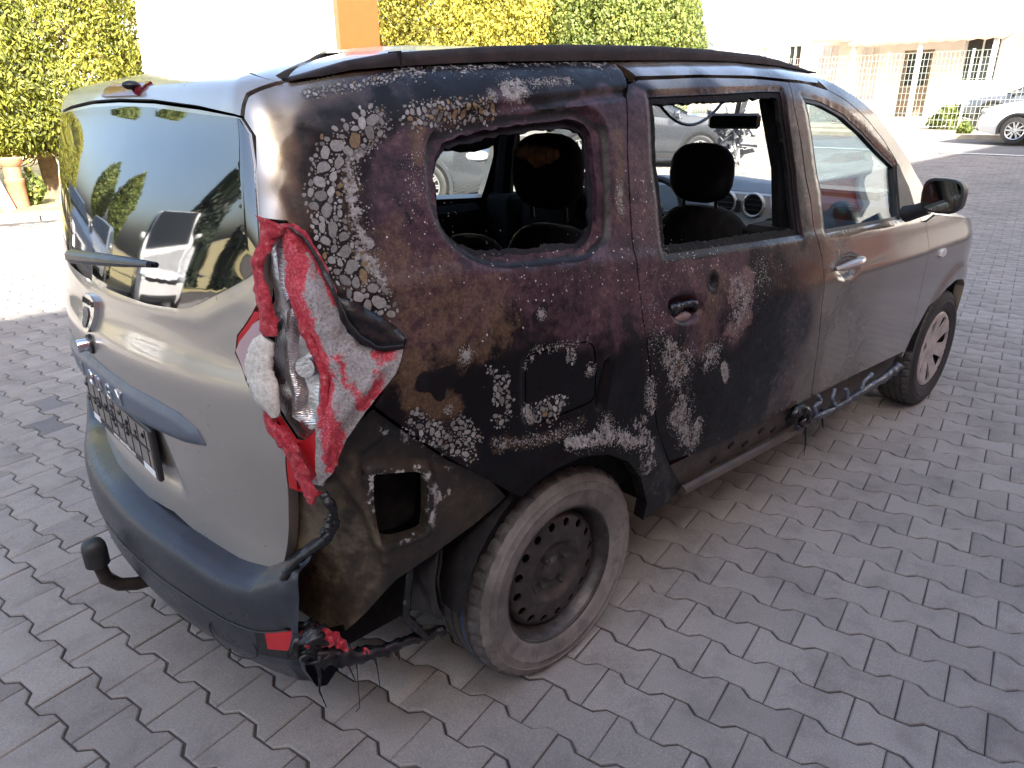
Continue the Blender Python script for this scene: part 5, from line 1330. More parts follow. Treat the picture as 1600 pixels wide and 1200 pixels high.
# door mirror
def mirror(sgn):
    c = np.array([1.985, sgn * .985, 1.163])
    mb = MB()
    V, k, n_ = [], 9, 20
    for i, (xo, f_) in enumerate(((-.050, .90), (-.048, 1.0), (-.02, 1.0), (.01, .97), (.035, .88), (.055, .70), (.068, .42), (.072, .12))):
        for j in range(n_):
            t = 2 * math.pi * j / n_
            pw = lambda q_: math.copysign(abs(q_) ** .62, q_)
            V.append((c[0] + xo, c[1] + .074 * f_ * pw(math.cos(t)), c[2] + .066 * f_ * pw(math.sin(t)) - .004 * math.cos(t) * sgn))
    F = [(i * n_ + j, i * n_ + (j + 1) % n_, (i + 1) * n_ + (j + 1) % n_, (i + 1) * n_ + j) for i in range(7) for j in range(n_)]
    F += [tuple(7 * n_ + j for j in range(n_)), tuple(range(n_))[::-1]]
    mb.add(V, F)
    mb.tube([(2.0, sgn * .845, 1.075), (1.99, sgn * .885, 1.09), (1.99, sgn * .93, 1.11)], [.035, .03, .028], 10)
    o = mb.build('door_mirror', M_black, car, True, sharp=50)
    V = [(c[0] - .0525, c[1] + .065 * math.copysign(abs(math.cos(t)) ** .6, math.cos(t)), c[2] + .057 * math.copysign(abs(math.sin(t)) ** .6, math.sin(t))) for t in np.linspace(0, 2 * math.pi, 28, endpoint=False)]
    V2 = [(x + .003, y_, z_) for x, y_, z_ in V]
    mm, nt, b = nodes('mirror_glass'); b.inputs['Metallic'].default_value = 1; b.inputs['Base Color'].default_value = (.26, .30, .29, 1); b.inputs['Roughness'].default_value = .02
    mesh_from('mirror_glass', V + V2, [tuple(range(28))[::-1]] + [(i, (i + 1) % 28, 28 + (i + 1) % 28, 28 + i) for i in range(28)], mm, o)
mirror(-1); mirror(1)
# tow bar
tb_ = MB().tube([(-.50, 0, .275), (-.68, 0, .258), (-.80, 0, .256), (-.845, 0, .262), (-.885, 0, .280), (-.912, 0, .312), (-.922, 0, .375)], [.019, .019, .019, .0185, .018, .0175, .017], 14).build('tow_bar', simple('rusty_tow_bar', (.032, .024, .02), .5, .3, var=.5, scale=30), car, True)
MB().ball((-.922, 0, .408), (.030, .030, .034), 20, 12, 2.4).lathe([(.030, -.035), (.0305, 0.0), (.029, .01)], 20, 'z', (-.922, 0, .40)).build('ball_cap', simple('black_rubber_cap', (.018, .018, .019), .5, var=.3), tb_, True)

# ------------------------------------------------------------------ inside the car
def seat(name, x, y, w_=.48, head=True, lab=None, hz=1.27, back=.62, tilt=.16, mat=None):
    s_ = empty(name, (x, y, 0), parent=car)
    m_ = mat or M_interior
    MB().ball((0, 0, .58), (.26, w_ / 2, .11), 20, 10, 4).build('cushion', m_, s_, True)
    mb = MB().ball((0, 0, 0), (.085, w_ / 2, back / 2), 22, 14, 3.2)
    V = mb.V[0]; z0 = V[:, 2].copy(); V[:, 0] += -.24 - tilt * (z0 + back / 2); V[:, 1] *= 1 - .16 * sst(0, back / 2, z0); V[:, 2] += .58 + back / 2
    mb.build('backrest', m_, s_, True)
    if head:
        hx_ = -.26 - tilt * (back + .10)
        h_ = MB().ball((hx_ + .01, 0, hz), (.055, .130, .108), 20, 12, 2.7).build('headrest', m_, s_, True)
        for yy in (-.07, .07):
            MB().tube([(hx_ + .02, yy, hz - .14), (hx_, yy, hz + .0)], .007, 6).build('headrest_post', M_black, h_, True)
    return s_
seat('front_seat', 1.56, -.38, .47, hz=1.258, back=.56)
seat('front_seat', 1.56, .37, .50, hz=1.25, back=.60)
s2_ = seat('rear_seat', .72, -.40, .46, hz=1.315, back=.58)
seat('rear_seat', .72, .0, .34, False, back=.50)
seat('rear_seat', .72, .41, .46, hz=1.13, back=.54)
strand('burnt_foam', [(.31, -.49, 1.372), (.295, -.44, 1.362), (.295, -.38, 1.37), (.31, -.34, 1.378)], [.012, .03, .026, .012], simple('scorched_foam', (.30, .16, .06), .9, var=.5, scale=50, bmp=.5), car, 4)
seat('back_seat', -.02, .33, .50, False, back=.50, tilt=.10)
seat('back_seat', -.02, -.30, .50, False, back=.40, tilt=.30)
MB().box((-.50, -.70, 1.06), (-.30, .70, 1.085), bev=.01).build('parcel_shelf', M_interior, car)
MB().box((-.58, -.66, .3), (-.30, .66, .60)).build('boot_floor', M_interior, car)
# headliner hanging in rags, sooty cant rail
V = []; n_ = 44
for i in range(n_):
    x_ = -.50 + 1.75 * i / (n_ - 1)
    for j in range(6):
        f_ = j / 5
        drop = (.25 - .035 * x_ if x_ < 1.12 else .10) + .02 * math.sin(9 * x_) + .05 * (vnoise(np.array([[x_, .0, 0]]), 9, 3, 3)[0] - .4)
        V.append((x_, .60 + .04 * f_, 1.545 - drop * f_))
F = [(i * 6 + j, i * 6 + j + 1, (i + 1) * 6 + j + 1, (i + 1) * 6 + j) for i in range(n_ - 1) for j in range(5)]
V = np.array(V)
mesh_from('headliner', np.r_[V, V + [0, .006, 0]], F + [tuple(x + len(V) for x in f[::-1]) for f in F], M_interior, car, True)
t_ = np.linspace(0, 1, 14)
MB().tube(np.stack([1.25 + .55 * t_, -.10 + 0 * t_, 1.545 - .13 * np.sin(math.pi * t_) ** .8], 1), .007, 6).build('hanging_cable', M_melt, car, True)
# B pillars' inner trim
for sg in (-1, 1):
    MB().box((1.14, sg * .60, .40), (1.30, sg * .78, 1.10), bev=.02).build('pillar_trim', M_interior, car)
    MB().tube([(1.22, sg * .735, 1.08), (1.21, sg * .70, 1.30), (1.20, sg * .63, 1.52)], [.05, .045, .045], 8).build('pillar_trim', M_interior, car, True)
    MB().box((-.3, sg * .735, .45), (1.1, sg * .80, 1.06), bev=.03).build('door_lining', M_interior, car)
    MB().box((1.35, sg * .76, .45), (2.2, sg * .815, 1.02), bev=.03).build('door_lining', simple('blue_grey_lining', (.05, .06, .075), .5), car)
# dashboard
M_dash = simple('blue_grey_dash', (.11, .145, .19), .5, var=.15, bmp=.2, bscale=300)
M_dsil = simple('silver_dash_plastic', (.42, .43, .44), .32, .5, var=.08)
V = []
secd = [(2.20, .62), (2.19, .80), (2.215, .95), (2.245, 1.055), (2.30, 1.095), (2.45, 1.10), (2.70, 1.06)]
for yy in np.linspace(-.78, .78, 25):
    hump = .035 * math.exp(-((yy - .37) / .2) ** 2) + .02 * math.exp(-(yy / .25) ** 4)
    for x_, z_ in secd: V.append((x_ + .04 * abs(yy), yy, z_ + (hump if z_ > 1.0 else 0)))
k = len(secd)
dash = mesh_from('dashboard', V, [(i * k + j, (i + 1) * k + j, (i + 1) * k + j + 1, i * k + j + 1) for i in range(24) for j in range(k - 1)], M_dash, car, True)
cf = [(2.172, -.155, 1.075), (2.172, .155, 1.075), (2.158, .175, 1.02), (2.152, .165, .97), (2.145, .10, .90), (2.14, .09, .66), (2.14, -.09, .66), (2.145, -.10, .90), (2.152, -.165, .97), (2.158, -.175, 1.02)]
cb = [(x_ + .09, y_, z_) for x_, y_, z_ in cf]; k = len(cf)
con = mesh_from('centre_console', cf + cb, [tuple(range(k))] + [(i, k + i, k + (i + 1) % k, (i + 1) % k) for i in range(k)], M_dsil, dash)
for yy in (-.086, .068):
    v_ = MB().lathe([(.060, .01), (.060, -.006), (.055, -.010), (.049, -.006), (.047, .0)], 28, 'x', (2.150, yy, 1.028)).build('air_vent', M_dsil, con, True)
    MB().lathe([(.0, -.001), (.052, -.001), (.053, .006)], 28, 'x', (2.149, yy, 1.028)).build('vent_core', M_black, v_, True)
    for zz in (-.025, 0, .025):
        MB().box((2.140, yy - .042, 1.026 + zz), (2.150, yy + .042, 1.030 + zz)).build('vent_slat', M_bumper, v_)
MB().box((2.146, -.016, .985), (2.156, .016, 1.045), bev=.006).build('hazard_switch', M_black, con)
MB().box((2.128, -.075, .80), (2.15, .075, .90), bev=.008).build('radio', M_black, con)
MB().box((2.130, -.075, .69), (2.15, .075, .78), bev=.008).build('heater_panel', M_black, con)
MB().box((2.30, -.62, 1.075), (2.5, -.18, 1.115), bev=.012).build('dash_tray', M_bumper, dash)
MB().box((2.16, -.62, 1.00), (2.20, -.47, 1.06), bev=.012).build('air_vent', M_black, dash)
t = np.linspace(0, 2 * math.pi, 33)
sw = MB().tube(np.stack([1.93 + .10 * np.sin(t) * .45, .37 + .185 * np.cos(t), .97 + .185 * np.sin(t) * .9], 1), .017, 8).ball((1.95, .37, .965), (.03, .06, .05), 12, 8, 3)
sw.tube([(1.95, .19, .97), (1.95, .55, .97)], .016, 6).build('steering_wheel', M_black, dash, True)
im = MB().box((2.02, -.125, 1.385), (2.05, .125, 1.455), Matrix.Rotation(R(12), 3, 'Z'), bev=.014).tube([(2.05, 0, 1.45), (2.07, 0, 1.53)], .012, 8).build('interior_mirror', M_black, car)
mm = bpy.data.materials['mirror_glass']
MB().box((2.016, -.112, 1.396), (2.019, .112, 1.444), Matrix.Rotation(R(12), 3, 'Z'), (2.035, 0, 1.42)).build('mirror_glass', mm, im)
# ------------------------------------------------------------------ kerb, verge, street marking
M_kerb = simple('kerb_concrete', (.30, .285, .26), .85, var=.2, scale=6, bmp=.3, bscale=120)
kerb = tag(empty('kerb', (0, 10.18, 0), R(-6)), kind='structure')
mk_ = MB().box((-.49, 0, -.1), (.49, .12, .10), bev=.012)
k0 = None
for i in range(16):
    if k0 is None: k0 = mk_.build('kerb_stone', M_kerb, kerb); o = k0
    else:
        o = k0.copy(); COL.objects.link(o); o.parent = kerb
    o.location = (-6.5 + i * 1.0, 0, 0)
M_lawn = simple('dry_lawn', (.30, .245, .12), .95, var=.4, scale=2.2, bmp=.6, bscale=60, dirt=((.16, .19, .05), .8))
tag(mesh_from('lawn', [(-160, 26.2, .045), (-7, 11.1, .045), (9, 9.4, .045), (9, 20, .06), (30, 30, .5), (-30, 160, .06), (-160, 160, .06)], [(0, 1, 2, 3, 4, 5, 6)], M_lawn), kind='structure')
M_street = simple('pale_asphalt', (.145, .142, .145), .85, var=.12, scale=1.5, bmp=.3, bscale=200)
sheet('road', np.array([19.35, 20, 23.4, 24.05]), np.linspace(-30, 42, 8), .004, M_street)
M_line = simple('white_road_paint', (.72, .72, .70), .6, var=.1, scale=12)
sheet('road_marking', np.array([19.40, 19.55]), np.linspace(-10, 30, 6), .009, M_line)
M_verge = simple('sandy_verge', (.42, .36, .27), .92, var=.2, scale=3, bmp=.3, bscale=80)
V = [(24.05, -30, float(gz(24.05)) + .13), (24.05, 42, float(gz(24.05)) + .13), (46, 42, 1.0), (46, -30, 1.0), (24.05, -30, .2), (24.05, 42, .2)]
tag(mesh_from('footpath', V, [(0, 3, 2, 1), (4, 0, 1, 5)], M_verge), kind='structure')

# ------------------------------------------------------------------ buildings
M_white_wall = simple('white_render', (.78, .765, .73), .85, var=.05, scale=2, bmp=.15, bscale=60, dirt=((.62, .58, .5), .25))
M_frame = simple('white_window_frame', (.74, .73, .70), .45, var=.05)
M_pane, nt, b = nodes('window_pane'); b.inputs['Base Color'].default_value = (.035, .04, .042, 1); b.inputs['Roughness'].default_value = .05
M_curtain = simple('pale_curtain', (.62, .60, .57), .8, var=.15, scale=9)
M_door = simple('brown_door', (.22, .155, .10), .55, var=.25, scale=10)
M_tile = simple('clay_roof_tile', (.42, .27, .19), .75, var=.3, scale=5)
M_mesh = simple('pale_green_fence_steel', (.46, .50, .44), .5, .2, var=.08)
def wall_with_holes(name, origin, du, length, z0, z1, holes, mat, parent, thick=.3, nrm=None):
    """upright wall: holes are (a0,a1,z0,z1) along du"""
    outer = np.array([(0, z0), (length, z0), (length, z1), (0, z1)])
    V2, F, B = triangulate(outer, [np.array([(a, c), (b_, c), (b_, d_), (a, d_)]) for a, b_, c, d_ in holes], 3.0, .02)
    o = np.array(origin, float); du = np.array(du, float); n_ = np.array(nrm, float)
    P = o + V2[:, :1] * du + V2[:, 1:] * np.array([0, 0, 1.])
    Q = P - n_ * thick; k = len(P)
    f0 = [tuple(f) for f in F.tolist()]
    if np.dot(np.cross(du, [0, 0, 1]), n_) < 0: f0 = [f[::-1] for f in f0]; B = [(b_, a) for a, b_ in B]
    return mesh_from(name, np.r_[P, Q], f0 + [tuple(x + k for x in f[::-1]) for f in f0] + [(a, a + k, b_ + k, b_) for a, b_ in B], mat, parent)
def window(parent, o, du, n_, w_, h_, z, curtain=False, mull=True, name='window'):
    o, du, n_ = (np.array(q, float) for q in (o, du, n_)); up = np.array([0, 0, 1.])
    mb = MB()
    def bar(a0, a1, c0, c1, d0=-.14, d1=-.06):
        P = [o + du * a + up * (z + c) + n_ * d for a in (a0, a1) for c in (c0, c1) for d in (d0, d1)]
        mb.add(P, [(0, 1, 3, 2), (4, 6, 7, 5), (0, 4, 5, 1), (2, 3, 7, 6), (0, 2, 6, 4), (1, 5, 7, 3)])
    bar(0, .07, 0, h_); bar(w_ - .07, w_, 0, h_); bar(.07, w_ - .07, 0, .07); bar(.07, w_ - .07, h_ - .07, h_)
    if mull: bar(w_ / 2 - .03, w_ / 2 + .03, .07, h_ - .07)
    fr = mb.build(name, M_frame, parent)
    mb = MB(); bar(.05, w_ - .05, .05, h_ - .05, -.13, -.11); mb.build('pane', M_curtain if curtain else M_pane, fr)
    mb = MB(); bar(-.06, w_ + .06, -.06, 0, -.12, .06); mb.build('sill', M_frame, fr)
    return fr
house = empty('white_house', (31, 10, .7), 0, 'long white rendered house behind the mesh fence, with a small porch', 'house')
def rel(o, root):
    o.matrix_parent_inverse = Matrix.Translation(-Vector(root.location)); return o
def house_kids():
    for ch in list(house.children): rel(ch, house)
ZB = .55
wins = [(6.86, 8.05, 2.15, 3.72, 0), (13.5, 12.7, 2.0, 3.75, 1), (14.35, 15.0, 2.35, 3.8, 0), (15.95, 16.6, 2.3, 3.76, 1), (3.0, 4.2, 2.15, 3.75, 0), (-.6, .6, 2.15, 3.75, 0), (11.05, 11.75, 1.6, 3.6, 1)]
holes = [(min(a, b_) + 12, max(a, b_) + 12, c, d_) for a, b_, c, d_, _ in wins] + [(21.05, 22.15, .95, 3.35)]
rel(wall_with_holes('wall', (31, -12, 0), (0, 1, 0), 30.7, ZB, 8.4, holes, M_white_wall, house, .35, (-1, 0, 0)), house)
rel(wall_with_holes('side_wall', (31.35, 18.7, 0), (1, 0, 0), 8, ZB, 8.4, [], M_white_wall, house, .3, (0, 1, 0)), house)
for a, b_, c, d_, cu_ in wins:
    rel(window(house, (31, min(a, b_), 0), (0, 1, 0), (-1, 0, 0), abs(a - b_), d_ - c, c, bool(cu_)), house)
for i in range(5):
    a = -8 + i * 5.4
    pass
o = MB().box((31.08, 9.05, .95), (31.16, 10.15, 3.35)).build('door', M_door, house); rel(o, house)
q = MB().box((31.04, 9.2, 2.1), (31.08, 9.55, 3.2)).box((31.04, 9.65, 2.1), (31.08, 10.0, 3.2)).build('door_pane', M_pane, o)
rf = MB()
V = []
for i in range(22):
    y_ = 6.4 + 5.2 * i / 21
    for j, (x_, z_) in enumerate(((29.2, 3.55), (31.0, 3.95))): V.append((x_, y_, z_ + (.05 if i % 2 else 0)))
F = [(2 * i, 2 * i + 1, 2 * i + 3, 2 * i + 2) for i in range(21)]
V2 = [(a, b_, c - .09) for a, b_, c in V]
rf.add(V + V2, F + [tuple(x + 44 for x in f[::-1]) for f in F] + [(2 * i, 2 * i + 2, 2 * i + 46, 2 * i + 44) for i in range(21)])
rel(rf.build('porch_roof', M_tile, house), house)
for y_ in (6.6, 9.0, 11.4):
    rel(MB().box((29.3, y_ - .07, .6), (29.44, y_ + .07, 3.58)).build('porch_post', M_frame, house), house)
rel(MB().box((29.2, 6.4, .5), (31, 11.6, .93)).build('porch_floor', M_kerb, house), house)
V = [(29.0, 11.7, 3.75), (31, 11.7, 3.98), (31, 13.0, 3.98), (29.0, 13.0, 3.75)]
rel(mesh_from('canopy', V + [(a, b_, c - .1) for a, b_, c in V], [(0, 1, 2, 3)[::-1], (4, 5, 6, 7), (0, 3, 7, 4), (0, 4, 5, 1), (2, 6, 7, 3)], simple('red_awning', (.50, .22, .15), .7), house), house)
rel(MB().tube([(30.9, 6.1, .8), (30.9, 6.1, 8.3)], .05, 8).build('downpipe', simple('zinc', (.5, .5, .5), .4, .5), house), house)
rel(MB().box((30.7, -12, 8.4), (39.5, 19.0, 8.7)).build('roof', M_tile, house), house)
# mesh fence in front of it
fence = empty('mesh_fence', (25.6, 10, .6), 0, 'pale double rod mesh fence along the sandy footpath', 'fence')
mb = MB(); 
for y_ in np.arange(3.6, 19.5, .125): mb.box((25.595, y_ - .004, .70), (25.605, y_ + .004, 2.95))
for z_ in np.arange(.75, 2.96, .2): mb.box((25.588, 3.6, z_ - .006), (25.612, 19.5, z_ + .006))
rel(tag(mb.build('rod_mesh', M_mesh, fence), kind='stuff'), fence)
for y_ in np.arange(3.6, 19.6, 2.5): rel(MB().box((25.56, y_ - .03, .5), (25.64, y_ + .03, 3.0)).build('post', M_mesh, fence), fence)

# long orange and white hall on the near side of the yard: its shade covers the car
M_orange = simple('orange_cladding', (.50, .048, .006), .5, var=.08, scale=3)
hall = empty('orange_hall', (-6, -9.2, 0), 0, 'tall hall with orange panels and white pilasters shading the yard', 'building')
BY, BH, BX0, BX1 = -9.2, 10.75, -30.0, 26.0
hh = []
for i in range(11):
    a = 1.2 + i * 5.0
    hh.append((a + .9, a + 3.3, 1.1, 3.0)); hh.append((a + .9, a + 3.3, 5.4, 7.4))
rel(wall_with_holes('wall', (BX0, BY, 0), (1, 0, 0), BX1 - BX0, -.05, BH, hh, M_orange, hall, .4, (0, 1, 0)), hall)
rel(MB().box((BX1 - .4, BY - 14, 0), (BX1, BY - .4, BH)).build('side_wall', M_white_wall, hall), hall)
rel(MB().box((BX0, BY - 14, BH), (BX1 + .1, BY + .12, BH + .15)).build('roof', M_kerb, hall), hall)
for i in range(12):
    a = BX0 + .2 + i * 5.0
    rel(MB().box((a, BY + .002, 0), (a + .75, BY + .14, BH)).build('pilaster', M_white_wall, hall), hall)
for z_ in (3.5, 8.3):
    rel(MB().box((BX0, BY + .15, z_), (BX1, BY + .22, z_ + .55)).build('white_band', M_white_wall, hall), hall)
for a, b_, c, d_ in hh:
    rel(window(hall, (BX0 + a, BY, 0), (1, 0, 0), (0, 1, 0), b_ - a, d_ - c, c), hall)

# white garage block with an orange corner, beyond the lawn
gar = empty('white_garage', (10.5, 23, 0), 0, 'blank white garage block with an orange corner panel', 'building')
rel(MB().box((5.2, 23.0, 0), (14.1, 31, 9)).build('wall', M_white_wall, gar), gar)
rel(MB().box((13.6, 22.7, 0), (15.25, 22.99, 9)).build('corner_panel', M_orange, gar), gar)
rel(MB().box((14.1, 23.0, 0), (15.2, 30.9, 8.9)).build('side_panel', M_orange, gar), gar)
rel(MB().box((5.1, 22.9, 9), (15.3, 31.1, 9.2)).build('roof', M_kerb, gar), gar)
o = MB()
lowf = empty('low_fence', (5, 20.5, 0), 0, 'low pale garden fence in front of the white garage', 'fence')
for x_ in np.arange(4.2, 9.6, .30): rel(MB().box((x_ - .03, 20.48, .3), (x_ + .03, 20.52, 2.25)).build('picket', M_frame, lowf), lowf)
for z_ in (.7, 1.9): rel(MB().box((4.1, 20.52, z_), (9.6, 20.56, z_ + .07)).build('rail', M_frame, lowf), lowf)

# ------------------------------------------------------------------ plants
def leaf_mat(name, stops, trans=.3):
    m, nt, b = nodes(name)
    at = N(nt, 'ShaderNodeAttribute', attribute_name='tone')
    c = ramp(nt, at.outputs['Fac'], stops)
    nt.links.new(c, b.inputs['Base Color']); b.inputs['Roughness'].default_value = .6
    tl_ = N(nt, 'ShaderNodeBsdfTranslucent'); nt.links.new(c, tl_.inputs[0])
    mx = N(nt, 'ShaderNodeMixShader'); mx.inputs[0].default_value = trans
    nt.links.new(b.outputs[0], mx.inputs[1]); nt.links.new(tl_.outputs[0], mx.inputs[2]); nt.links.new(mx.outputs[0], nt.nodes['Material Output'].inputs[0])
    return m
M_thuja = leaf_mat('thuja_leaf', [(.0, (.05, .065, .012)), (.35, (.19, .21, .026)), (.8, (.34, .32, .045)), (.95, (.40, .27, .07)), (1, (.34, .17, .06))])
M_yel = leaf_mat('yellowing_leaf', [(0, (.13, .13, .02)), (.5, (.36, .33, .05)), (.9, (.50, .45, .08)), (1, (.45, .28, .07))], .4)
M_grn = leaf_mat('green_leaf', [(0, (.05, .08, .016)), (.5, (.15, .19, .04)), (.9, (.26, .28, .065)), (1, (.40, .30, .06))], .35)
M_dkg = leaf_mat('spruce_needle', [(0, (.006, .012, .006)), (1, (.03, .05, .022))], .1)
M_bark = simple('bark', (.14, .10, .07), .9, var=.4, scale=14, bmp=.7, bscale=40)
M_twig = simple('dry_twig', (.27, .19, .12), .9, var=.35, scale=10)
def foliage(name, n, size, prof, seed, mat, parent, loc, elong=1.6, lump=.25, shell=.45, droop=0.0):
    """leaf-sized faces through a crown; prof: (height, radius) pairs"""
    g = np.random.default_rng(seed)
    pr = np.array(prof, float)
    cum = np.r_[0, np.cumsum((pr[1:, 1] + pr[:-1, 1]) * np.hypot(np.diff(pr[:, 0]), np.diff(pr[:, 1])))]
    t = np.interp(g.random(n) * cum[-1], cum, np.arange(len(pr)))
    hgt = np.interp(t, np.arange(len(pr)), pr[:, 0]); rad = np.interp(t, np.arange(len(pr)), pr[:, 1])
    th = g.random(n) * 2 * np.pi
    dirv = np.stack([np.cos(th), np.sin(th), np.zeros(n)], 1)
    P = dirv * rad[:, None] + np.c_[np.zeros((n, 2)), hgt]
    ln = vnoise(P + 50, 1.5 / max(pr[:, 1].max(), .3), seed, 4)
    dep_ = g.random(n) ** 1.6 * shell
    f = 1 + (ln - .5) * 2 * lump - dep_
    P = dirv * (rad * f)[:, None] + np.c_[np.zeros((n, 2)), hgt + g.normal(0, .06, n)]
    keep = vnoise(P + 20, 4.0 / max(pr[:, 1].max(), .3), seed + 1, 2) > .22 + .10 * g.random(n)
    P, dirv, ln, dep_ = P[keep], dirv[keep], ln[keep], dep_[keep]; n = len(P)
    nr = dirv * .8 + g.normal(0, .75, (n, 3)); nr[:, 2] += .25; nr /= np.linalg.norm(nr, axis=1)[:, None]
    up = g.normal(0, .5, (n, 3)) + np.array([0, 0, 1.0 - 2 * droop]) + dirv * .5
    a = np.cross(nr, up); a /= np.linalg.norm(a, axis=1)[:, None] + 1e-9; b_ = np.cross(nr, a)
    s_ = size * (.55 + .9 * g.random(n))[:, None]
    V = np.stack([P - b_ * s_ * elong * .5, P + a * s_ * .5 + nr * s_ * .1, P + b_ * s_ * elong * .5, P - a * s_ * .5 + nr * s_ * .1], 1).reshape(-1, 3)
    F = np.arange(4 * n).reshape(n, 4)
    o = mesh_from(name, V, F.tolist(), mat, parent)
    tone = np.clip(.45 + (ln - .5) * .9 + g.normal(0, .20, n), 0, 1)
    at = o.data.attributes.new('tone', 'FLOAT', 'POINT'); at.data.foreach_set('value', np.repeat(tone, 4).astype(np.float32))
    return o
def trunk(parent, h, r, seed, limbs=7, spread=1.0, z0=.3):
    g = np.random.default_rng(seed); mb = MB()
    q = np.array([(g.normal(0, .03) * i, g.normal(0, .03) * i, h * i / 5) for i in range(6)])
    mb.tube(q, np.linspace(r, r * .35, 6), 9)
    o = mb.build('trunk', M_bark, parent, True)
    for i in range(limbs):
        t = g.random() * 2 * math.pi; z_ = h * (z0 + (.95 - z0) * g.random()); L_ = spread * (.6 + .5 * g.random())
        MB().tube([(0, 0, z_), (L_ * .5 * math.cos(t), L_ * .5 * math.sin(t), z_ + L_ * .25), (L_ * math.cos(t + .2), L_ * math.sin(t + .2), z_ + L_ * .6)], [r * .4, r * .25, r * .08], 6).build('limb', M_bark, o, True)
    return o
def tree(name, label, cat, loc, prof, n, size, mat, seed, h=None, r=.12, group=None, **k):
    t = empty(name, loc, 0, label, cat, group)
    trunk(t, h or prof[-1][0] * .8, r, seed, spread=max(p_[1] for p_ in prof) * .7)
    foliage('crown', n, size, prof, seed, mat, t, loc, **k)
    return t
TP = [(.75, .9), (1.0, 1.45), (1.7, 1.75), (2.8, 1.75), (4.2, 1.5), (5.6, .9), (6.6, .1)]
for (x_, y_, sc, sd, lb) in ((1.95, 13.4, 1.0, 21, 'big sunlit thuja beside the terracotta pipe'), (-.35, 13.8, .98, 22, 'sunlit thuja at the left edge behind the white post')):
    t = tree('thuja_tree', lb, 'tree', (x_, y_, 0), [(a * sc, b_ * sc) for a, b_ in TP], 110000, .034, M_thuja, sd, 4.5, .16, 'thujas beyond the kerb', elong=2.5, lump=.30, shell=.22)
    g = np.random.default_rng(sd + 5); mb = MB()
    for i in range(150):
        th = g.random() * 6.28; z_ = .45 + .65 * g.random(); r1 = .5 + .9 * g.random()
        p0 = np.array([.12 * math.cos(th), .12 * math.sin(th), z_ + .25]); p1 = np.array([r1 * math.cos(th + .3), r1 * math.sin(th + .3), z_ - .1 + .3 * g.random()])
        mb.tube([p0, (p0 + p1) / 2 + g.normal(0, .06, 3), p1], [.016, .011, .004], 4, False)
    tag(mb.build('dry_twigs', M_twig, t), kind='stuff')
DEC = [(1.8, .8), (2.6, 2.3), (4.0, 3.2), (6.0, 3.4), (8.0, 2.8), (9.5, 1.5), (10.2, .2)]
for (x_, y_, s_, m_, sd, lb) in ((19.6, 25.0, 1.05, M_yel, 31, 'yellowing tree next to the orange corner panel'), (22.6, 24.0, 1.05, M_yel, 32, 'yellow tree behind the middle of the roof rail'), (25.2, 20.6, 1.0, M_grn, 33, 'green leafy tree behind the rear door roof'), (27.6, 19.9, .95, M_grn, 34, 'loose green tree beside the white house gable'), (33.5, 25.0, 1.15, M_yel, 35, 'far yellow tree beyond the gable of the white house'), (29.0, 27.5, 1.2, M_grn, 36, 'tall green tree farthest back between the yellow ones')):
    tree('leafy_tree', lb, 'tree', (x_, y_, .4), [(a * s_ * .8 - 1.0, b_ * s_ * .8) for a, b_ in DEC], 42000, .095, m_, sd, 6, .18, 'autumn trees behind the car', elong=1.5, lump=.22, shell=.6)
sh = empty('shrub', (1.28, 11.75, .03), 0, 'small bright green shrub beside the terracotta pipe', 'plant')
foliage('leaves', 260, .06, [(.05, .06), (.2, .20), (.36, .16), (.48, .03)], 51, M_grn, sh, None); MB().tube([(0, 0, 0), (0, .02, .4)], .01, 5).build('stem', M_bark, sh)
for i, (x_, y_, lb) in enumerate(((24.6, 5.6, 'tuft of weeds at the kerb by the white off-roader'), (27.0, 6.9, 'green bush behind the mesh fence in the shade'))):
    w_ = empty('weed' if i == 0 else 'bush', (x_, y_, .6), 0, lb, 'plant'); s_ = .35 if i == 0 else 1.15
    foliage('leaves', 500, .12, [(.0, .4 * s_), (.25 * s_, .5 * s_), (.6 * s_, .2 * s_)], 60 + i, M_grn, w_, None); MB().tube([(0, 0, -.1), (0, .02, .3 * s_)], .015, 5).build('stem', M_bark, w_)

# pipe and post on the lawn
M_terra = simple('terracotta', (.42, .175, .095), .8, var=.15, scale=14)
MBp = MB().lathe([(.0, 0), (.125, 0), (.125, .36), (.132, .37), (.132, .42), (.115, .43), (.115, .60), (.16, .66), (.165, .72), (.15, .73), (.12, .70), (.0, .66)], 24, 'z')
tag(MBp.build('clay_pipe', M_terra, None, True, (1.03, 11.5, .04)), 'short terracotta pipe standing upright under the thuja', 'pipe')
mb = MB().tube([(.83, 11.15, .03), (.42, 11.75, 1.9)], [.085, .075], 12)
tag(mb.build('slanted_post', M_frame, None, True), 'thick white post leaning at the left edge', 'post')
# overhead wire
q = [np.array([25.0, 19.1, 6.33]) * (1 - t) + np.array([31.0, 18.6, 3.9]) * t - [0, 0, .12 * math.sin(math.pi * t)] for t in np.linspace(-.8, 1, 16)]
tag(MB().tube(q, .016, 6).build('overhead_wire', M_black, None, True), 'thin black wire slanting down to the gable of the white house', 'wire')

